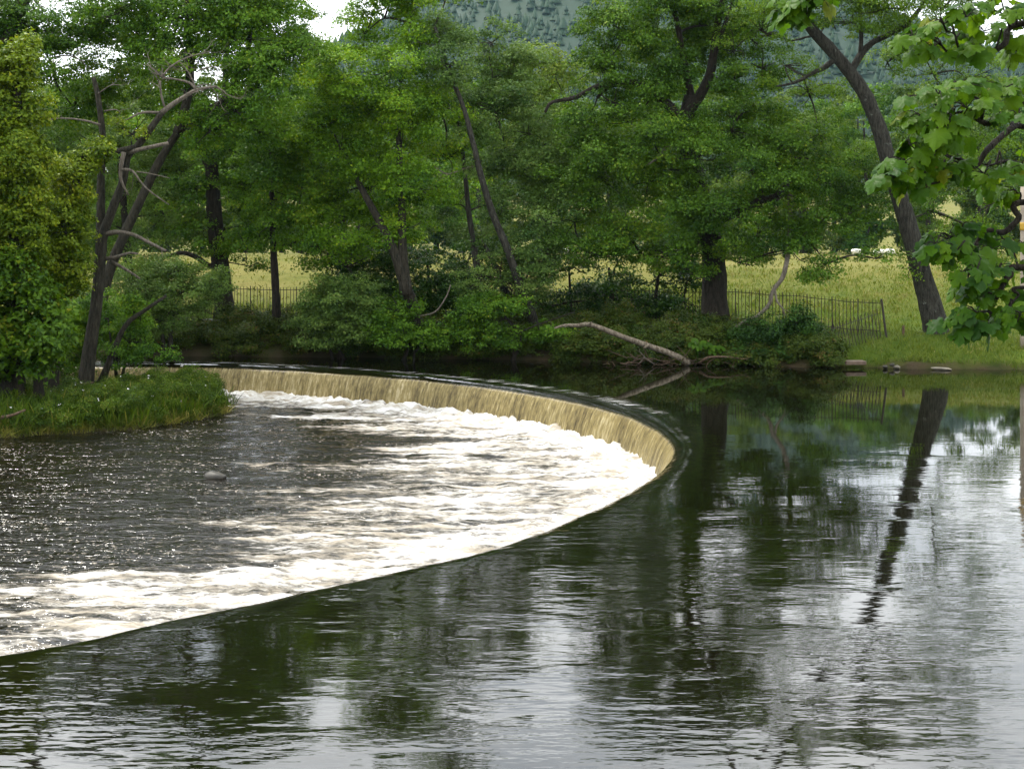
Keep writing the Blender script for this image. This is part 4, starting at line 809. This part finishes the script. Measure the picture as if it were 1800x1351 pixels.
# stone step at the water, wooden bench, posts
o = MB(); c = P(1502, 637, 50.1); o.box(c, (.72, .5, .14), .05); st = o.build('landing_step', M['plank'], None, False)
bv = st.modifiers.new('bevel', 'BEVEL'); bv.width = .025; bv.segments = 2
tag(st, 'low brown landing step at the water edge between bush and grass', 'step')
def bench():
    c = P(356, 562, 57.2); z0 = float(gz(c[0], c[1])); root = empty('bench', (c[0], c[1], z0), 'low plank bench under the forked oak by the railings', 'bench'); top = c[2]
    for i in range(3):
        mb = MB(); mb.box((c[0], c[1]-.14+.14*i, top), (1.45, .12, .05)); mb.build('plank', M['bench'], root, False)
    for s_ in (-.5, .5):
        mb = MB(); mb.box((c[0]+s_, c[1], (top-.027+z0)/2-.05), (.10, .34, top-.027-z0+.1)); mb.build('leg', M['driftwood'], root, False)
bench()
mb = MB(); c = P(1588, 590, 52.6); mb.tube([c-np.array([0, 0, .2]), c+np.array([0, 0, .38])], [.055, .05], 8); tag(mb.build('marker_post', M['driftwood'], None), 'short wooden post in the grass left of the leaning ash foot', 'post')
def pole():
    z0 = .9; X_ = (1799-CX)*51/F; root = empty('wooden_pole', (X_, 51, z0), 'pale wooden pole with a yellow band at the right edge', 'pole')
    mb = MB(); mb.tube([(X_, 51, z0-.3), (X_, 51, 3.2), (X_, 51, 6.4)], [.12, .115, .105], 12); mb.build('shaft', M['pole'], root)
    zt = CAMZ-(398-HOR)*51/F
    mb = MB(); mb.tube([(X_, 51, zt-.14), (X_, 51, zt+.14)], [.125, .125], 12); mb.build('band', M['yellow'], root)
pole()
# butterbur plants at the water
def butterbur(label, px, py, d, n, h, seed):
    rng = np.random.default_rng(seed); c = P(px, py, d); root = empty('butterbur', c, label, 'plant'); mb = MB()
    pos = []
    for i in range(n):
        a = rng.uniform(0, 6.28); q = c+np.array([math.cos(a)*rng.uniform(.1, .32), math.sin(a)*.2, h*rng.uniform(.35, 1.0)]); mb.tube([c, (c+q)/2+np.array([0, 0, .08]), q], [.012, .009], 4, cap=False); pos.append(q)
    mb.build('stem', M['mid'], root)
    for q in pos:
        k = 9; a = np.linspace(.5, 5.8, k); s_ = rng.uniform(.12, .19); nr = unit(np.array([rng.normal()*.3, -.55+rng.normal()*.2, .8])); t = unit(np.cross(nr, [0, 1, .2])); b = np.cross(nr, t)
        v = np.vstack([q, q+s_*(np.cos(a)[:, None]*b*1.1+np.sin(a)[:, None]*t)-nr*.03]); f = np.array([(0, i+1, i+2) for i in range(k-1)])
        me = mesh_np('leaf', v, f, False, None, {'tint': np.full(len(f), rng.uniform(.05, .35))}); link('leaf', me, root, M['maple'])
butterbur('broad bright green leaves on stalks at the water right of the log', 1226, 628, 50.6, 13, .62, 91)
butterbur('smaller broad leaved plant right behind the taller one beside the log', 1254, 626, 50.8, 8, .42, 92)

# sheep in the meadow
def sheep_mesh():
    bm = bmesh.new()
    def ell(c, r, seg=10):
        g = bmesh.ops.create_uvsphere(bm, u_segments=seg, v_segments=7, radius=1)['verts']
        for v in g: v.co = Vector((v.co.x*r[0]+c[0], v.co.y*r[1]+c[1], v.co.z*r[2]+c[2]))
    ell((0, 0, .58), (.52, .26, .29), 14); ell((.42, 0, .60), (.24, .19, .22)); ell((-.40, 0, .60), (.22, .22, .24)); ell((.58, 0, .46), (.17, .11, .16))
    for x, y in ((.33, .13), (.33, -.13), (-.36, .13), (-.36, -.13)): ell((x, y, .24), (.055, .055, .27), 8)
    me = bpy.data.meshes.new('sheep'); bm.to_mesh(me); bm.free(); me.materials.append(M['wool']); return me
def sheep():
    me = sheep_mesh(); hb = bmesh.new(); g = bmesh.ops.create_uvsphere(hb, u_segments=10, v_segments=7, radius=1)['verts']
    for v in g: v.co = Vector((v.co.x*.17+.72, v.co.y*.075, v.co.z*.085+.26-.5*v.co.x*.17))
    for s_ in (-1, 1):
        e = bmesh.ops.create_uvsphere(hb, u_segments=6, v_segments=4, radius=1)['verts']
        for v in e: v.co = Vector((v.co.x*.025+.63, v.co.y*.07+s_*.10, v.co.z*.03+.35))
    hm = bpy.data.meshes.new('head'); hb.to_mesh(hm); hb.free(); hm.materials.append(M['sheepface'])
    for px, py, d, rz, lab in ((1546, 474, 80, 2.9, 'white sheep grazing under the hanging oak leaves, nearest in the meadow'), (1564, 476, 82, .4, 'white sheep right behind the nearest sheep left of the ash trunk'), (1190, 452, 86, .3, 'white sheep grazing left of the thick oak trunk'),
                               (1199, 456, 85, 2.6, 'white sheep a little lower right of the one beside the oak trunk'), (1000, 450, 88, .2, 'lone white sheep seen through the leaves near the middle of the meadow'), (678, 452, 88, 3.0, 'far white sheep between the twin alder stems and the straight trunk'), (1505, 474, 84, .1, 'white sheep furthest left of the trio near the ash')):
        w = P(px, py, d); z = float(gz(w[0], w[1]))
        o = bpy.data.objects.new('sheep', me); COL.objects.link(o); o.location = (w[0], w[1], z-.02); o.rotation_euler = (0, 0, rz); o.scale = (.5, .5, .5); tag(o, lab, 'sheep', 'sheep grazing in the meadow')
        if not o.modifiers: rm = o.modifiers.new('join', 'REMESH'); rm.mode = 'VOXEL'; rm.voxel_size = .045; rm.use_smooth_shade = True
        hd = bpy.data.objects.new('head', hm); COL.objects.link(hd); hd.parent = o
sheep()

# ------------------------------------------------------------------ sycamore hanging in from the right, close to the camera
def syc_mat(name, c1, c2):
    m, N, L, o = mat(name); g = N.new('ShaderNodeNewGeometry').outputs['Position']
    r = ramp(N, [(.35, c1), (.7, c2)]); L.new(noise(N, L, g, 5, 4, .6), r.inputs['Fac'])
    sp = maprange(N, L, noise(N, L, g, 26, 3, .6), .68, .74); col = mixc(N, L, mth(N, L, 'MULTIPLY', sp, .6), r.outputs['Color'], (.16, .09, .02))
    p = N.new('ShaderNodeBsdfPrincipled'); p.inputs['Roughness'].default_value = .42; p.inputs['Specular IOR Level'].default_value = .12; L.new(col, p.inputs['Base Color'])
    t = N.new('ShaderNodeBsdfTranslucent'); hs = N.new('ShaderNodeHueSaturation'); hs.inputs['Hue'].default_value = .485; hs.inputs['Value'].default_value = 1.8; L.new(col, hs.inputs['Color']); L.new(hs.outputs[0], t.inputs['Color'])
    b = N.new('ShaderNodeBump'); b.inputs['Strength'].default_value = .4; b.inputs['Distance'].default_value = .01; L.new(noise(N, L, g, 40, 3), b.inputs['Height']); L.new(b.outputs[0], p.inputs['Normal'])
    mx = N.new('ShaderNodeMixShader'); mx.inputs[0].default_value = .42; L.new(p.outputs[0], mx.inputs[1]); L.new(t.outputs[0], mx.inputs[2]); L.new(mx.outputs[0], o.inputs['Surface']); return m
SY = [syc_mat('sycamore_green', (.026, .078, .003), (.056, .130, .005)), syc_mat('sycamore_light', (.045, .110, .003), (.085, .165, .005)), syc_mat('sycamore_yellowing', (.085, .130, .008), (.150, .180, .012)), syc_mat('sycamore_dark', (.018, .056, .008), (.036, .092, .012))]
def leaf_mesh(seed, mi):
    rng = np.random.default_rng(seed)
    half = [(0, 0), (.16, -.10), (.36, -.05), (.38, .10), (.56, .17), (.60, .36), (.48, .42), (.50, .60), (.37, .64), (.30, .60), (.22, .78), (.10, .84), (0, 1.0)]
    out = half+[(-x, y) for x, y in half[-2:0:-1]]
    pts = np.array(out, float)*np.array([1, 1]); pts += rng.normal(size=pts.shape)*.018
    cv = rng.uniform(.25, .55); fd = rng.uniform(.15, .45)
    z = lambda p: -cv*p[:, 1]**2*.6-fd*np.abs(p[:, 0])**1.3+.05*np.sin(p[:, 0]*9+p[:, 1]*7)
    mid = np.array([(0, .25), (0, .5), (.2, .3), (-.2, .3)])
    ring = pts*.55+np.array([0, .16]); P2 = np.vstack([pts, ring, [(0, .3)]]); n = len(pts)
    v = np.column_stack([P2, z(P2)]); v[n:2*n, 2] += .035*(np.arange(n) % 2)
    f = []
    for i in range(n): j = (i+1) % n; f += [(i, j, n+j), (i, n+j, n+i), (n+i, n+j, 2*n)]
    me = mesh_np('leaf', v, np.array(f), True); me.materials.append(SY[mi]); return me
def sycamore():
    rng = np.random.default_rng(77)
    root = empty('sycamore_tree', (5.6, 8.6, .8), 'sycamore branches with large lobed green and yellowing leaves hanging in at the right edge', 'tree')
    mb = MB(); mb.tube([(5.6, 8.6, .3), (5.6, 8.7, 2.5), (5.5, 8.8, 5), (5.7, 9.0, 8.2)], [.34, .26, .22, .14], 12, .3, .03, rng); mb.build('trunk', M['bark'], root)
    BR = [[(1810, 40, 9.4), (1765, 78, 9.3), (1730, 98, 9.3), (1700, 100, 9.2), (1672, 97, 9.2), (1655, 80, 9.1)], [(1690, 97, 9.2), (1682, 75, 9.1), (1678, 60, 9.1), (1664, 55, 9)], [(1812, 180, 8.8), (1775, 200, 8.8), (1738, 217, 8.7), (1715, 208, 8.7), (1690, 197, 8.6), (1660, 208, 8.6)], [(1725, 210, 8.7), (1728, 180, 8.6), (1705, 168, 8.6), (1690, 165, 8.6)], [(1812, 222, 9.2), (1785, 222, 9.1), (1755, 245, 9), (1732, 268, 8.9), (1718, 290, 8.9), (1690, 300, 8.8), (1650, 320, 8.8), (1605, 325, 8.7)], [(1690, 282, 8.9), (1670, 262, 8.8), (1655, 255, 8.8)],
          [(1812, 90, 9.8), (1780, 95, 9.8), (1772, 125, 9.7)], [(1812, 290, 9.3), (1770, 283, 9.2), (1740, 290, 9.1), (1718, 285, 9)], [(1812, 355, 9), (1790, 385, 9), (1765, 408, 9), (1735, 405, 8.9), (1712, 430, 8.9), (1690, 432, 8.8)], [(1812, 470, 8.8), (1775, 485, 8.8), (1760, 508, 8.7), (1745, 540, 8.7), (1742, 565, 8.7)], [(1775, 485, 8.8), (1740, 480, 8.7), (1715, 470, 8.7)], [(1812, 505, 8.6), (1790, 520, 8.6), (1770, 545, 8.6)],
          [(1560, -150, 9.4), (1490, -70, 9.3), (1430, -25, 9.2), (1412, 0, 9.2)], [(1490, -70, 9.3), (1450, -30, 9.2), (1440, -10, 9.2)]]
    allp = []
    tr = np.array([(5.55, 8.75, z) for z in np.linspace(2, 7.8, 30)])
    for i, b in enumerate(BR):
        w = np.array([P(*p) for p in b]); r0 = .020 if i in (0, 2, 4, 8, 9) else .012
        if b[0][0] > 1800 or b[0][1] < -100:
            q = tr[np.argmin(np.abs(tr[:, 2]-(w[0][2]-.5)))]; w = np.vstack([q, (q+w[0])/2+np.array([0, 0, .15]), w]); rad = [.035, .026, r0, r0, r0*.8, r0*.5, r0*.3]
        else: rad = [r0, r0*.8, r0*.5, r0*.3]
        mb = MB(); mb.tube(w, rad, 7, .06, .06, rng); mb.build('branch', M['bark_dark'], root)
        s_ = spline(w, 40); allp.append(s_)
    allp = np.concatenate(allp)
    nodes = [(1625, 60), (1660, 42), (1700, 30), (1740, 15), (1780, 20), (1690, 65), (1730, 55), (1770, 60), (1640, 85), (1720, 88), (1790, 95), (1605, 68), (1760, 0), (1800, 50),
             (1620, 175), (1650, 165), (1690, 155), (1720, 150), (1760, 160), (1620, 205), (1655, 200), (1700, 190), (1740, 190), (1785, 150), (1790, 205), (1640, 230), (1680, 235), (1665, 222),
             (1600, 255), (1622, 262), (1590, 285), (1578, 300), (1610, 300), (1640, 282), (1660, 300), (1600, 322), (1575, 315), (1690, 290), (1630, 310), (1730, 305), (1760, 312), (1790, 295), (1750, 330), (1790, 340),
             (1645, 430), (1665, 420), (1690, 400), (1720, 405), (1682, 440), (1710, 450), (1740, 440), (1785, 430), (1715, 480), (1750, 480), (1790, 470), (1702, 500), (1730, 520), (1770, 520), (1795, 540), (1715, 548), (1745, 558), (1775, 550), (1690, 572), (1735, 575), (1788, 565),
             (1395, 5), (1420, 10), (1440, 0), (1392, 28), (1408, 34), (1450, -15), (1425, -20)]
    tw = MB(); lm = [leaf_mesh(100+i, i % 4) for i in range(8)]; cnt = 0; rest = [MB() for _ in range(4)]
    for px, py in nodes:
        pr = np.array([P(px, py, q[1]) for q in allp]); q = allp[np.argmin(np.linalg.norm(pr-allp, axis=1))]
        nd = P(px, py, q[1]+rng.uniform(-.25, .15)); kink = (q+nd)/2+rng.normal(size=3)*.04+np.array([0, 0, .03])
        tw.tube([q, kink, nd], [.008, .006, .004], 5, .04, .05, rng, False)
        for k in range(7):
            a = rng.uniform(0, 6.28); out = unit(np.array([-.45+.8*math.cos(a), .8*math.sin(a), -.15+rng.normal()*.25])); st = nd+out*rng.uniform(.05, .14)+np.array([0, 0, .03])
            tw.tube([nd, (nd+st)/2+np.array([0, 0, .02]), st], [.0026, .0022], 4, cap=False)
            y = Vector(unit(out+np.array([0, 0, -rng.uniform(.25, 1.3)]))); up = Vector(unit(np.array([rng.normal()*.35-.25, -.35+rng.normal()*.35, 1.0]))); x = y.cross(up).normalized(); z = x.cross(y)
            s_ = rng.uniform(.095, .150)*(1 if k < 4 else .75); low = py > 395
            li = int(rng.choice([0, 3, 4, 0, 7, 1] if low else [0, 1, 1, 5, 0, 4, 7, 5, 0, 4, 1, 6]))
            mw = Matrix(((x.x*s_, y.x*s_, z.x*s_, st[0]), (x.y*s_, y.y*s_, z.y*s_, st[1]), (x.z*s_, y.z*s_, z.z*s_, st[2]), (0, 0, 0, 1)))
            if k < 4 and cnt < 296:
                o = bpy.data.objects.new('leaf', lm[li]); COL.objects.link(o)
                o.parent = root; o.matrix_parent_inverse = Matrix.Translation(-root.location); o.matrix_basis = mw; cnt += 1
            else:
                me = lm[li]; A = np.array(mw); vv = np.array([q_.co[:] for q_ in me.vertices]); rest[li % 4].add(vv @ A[:3, :3].T+A[:3, 3], [tuple(p_.vertices) for p_ in me.polygons])
    for i, r_ in enumerate(rest):
        if r_.n: o = r_.build('leaves', SY[i], root); o['kind'] = 'stuff'
    t = tw.build('twigs', M['bark_dark'], root); t['kind'] = 'stuff'
sycamore()

# ------------------------------------------------------------------ air
def haze():
    mb = MB(); lo = np.array([-2200, -300, -60]); hi = np.array([2600, 3000, 345.]); mb.box((lo+hi)/2, hi-lo)
    m, N, L, o = mat('pale_air'); v = N.new('ShaderNodeVolumePrincipled'); v.inputs['Color'].default_value = (.50, .84, .95, 1); v.inputs['Density'].default_value = .00005; v.inputs['Anisotropy'].default_value = .2
    L.new(v.outputs[0], o.inputs['Volume']); tag(mb.build('haze', m, None, False), None, None, None, 'stuff')
haze()
print('leaves', NLEAF, 'tris', sum(len(m.polygons)*(2 if len(m.polygons) and len(m.polygons[0].vertices) == 4 else 1) for m in bpy.data.meshes))
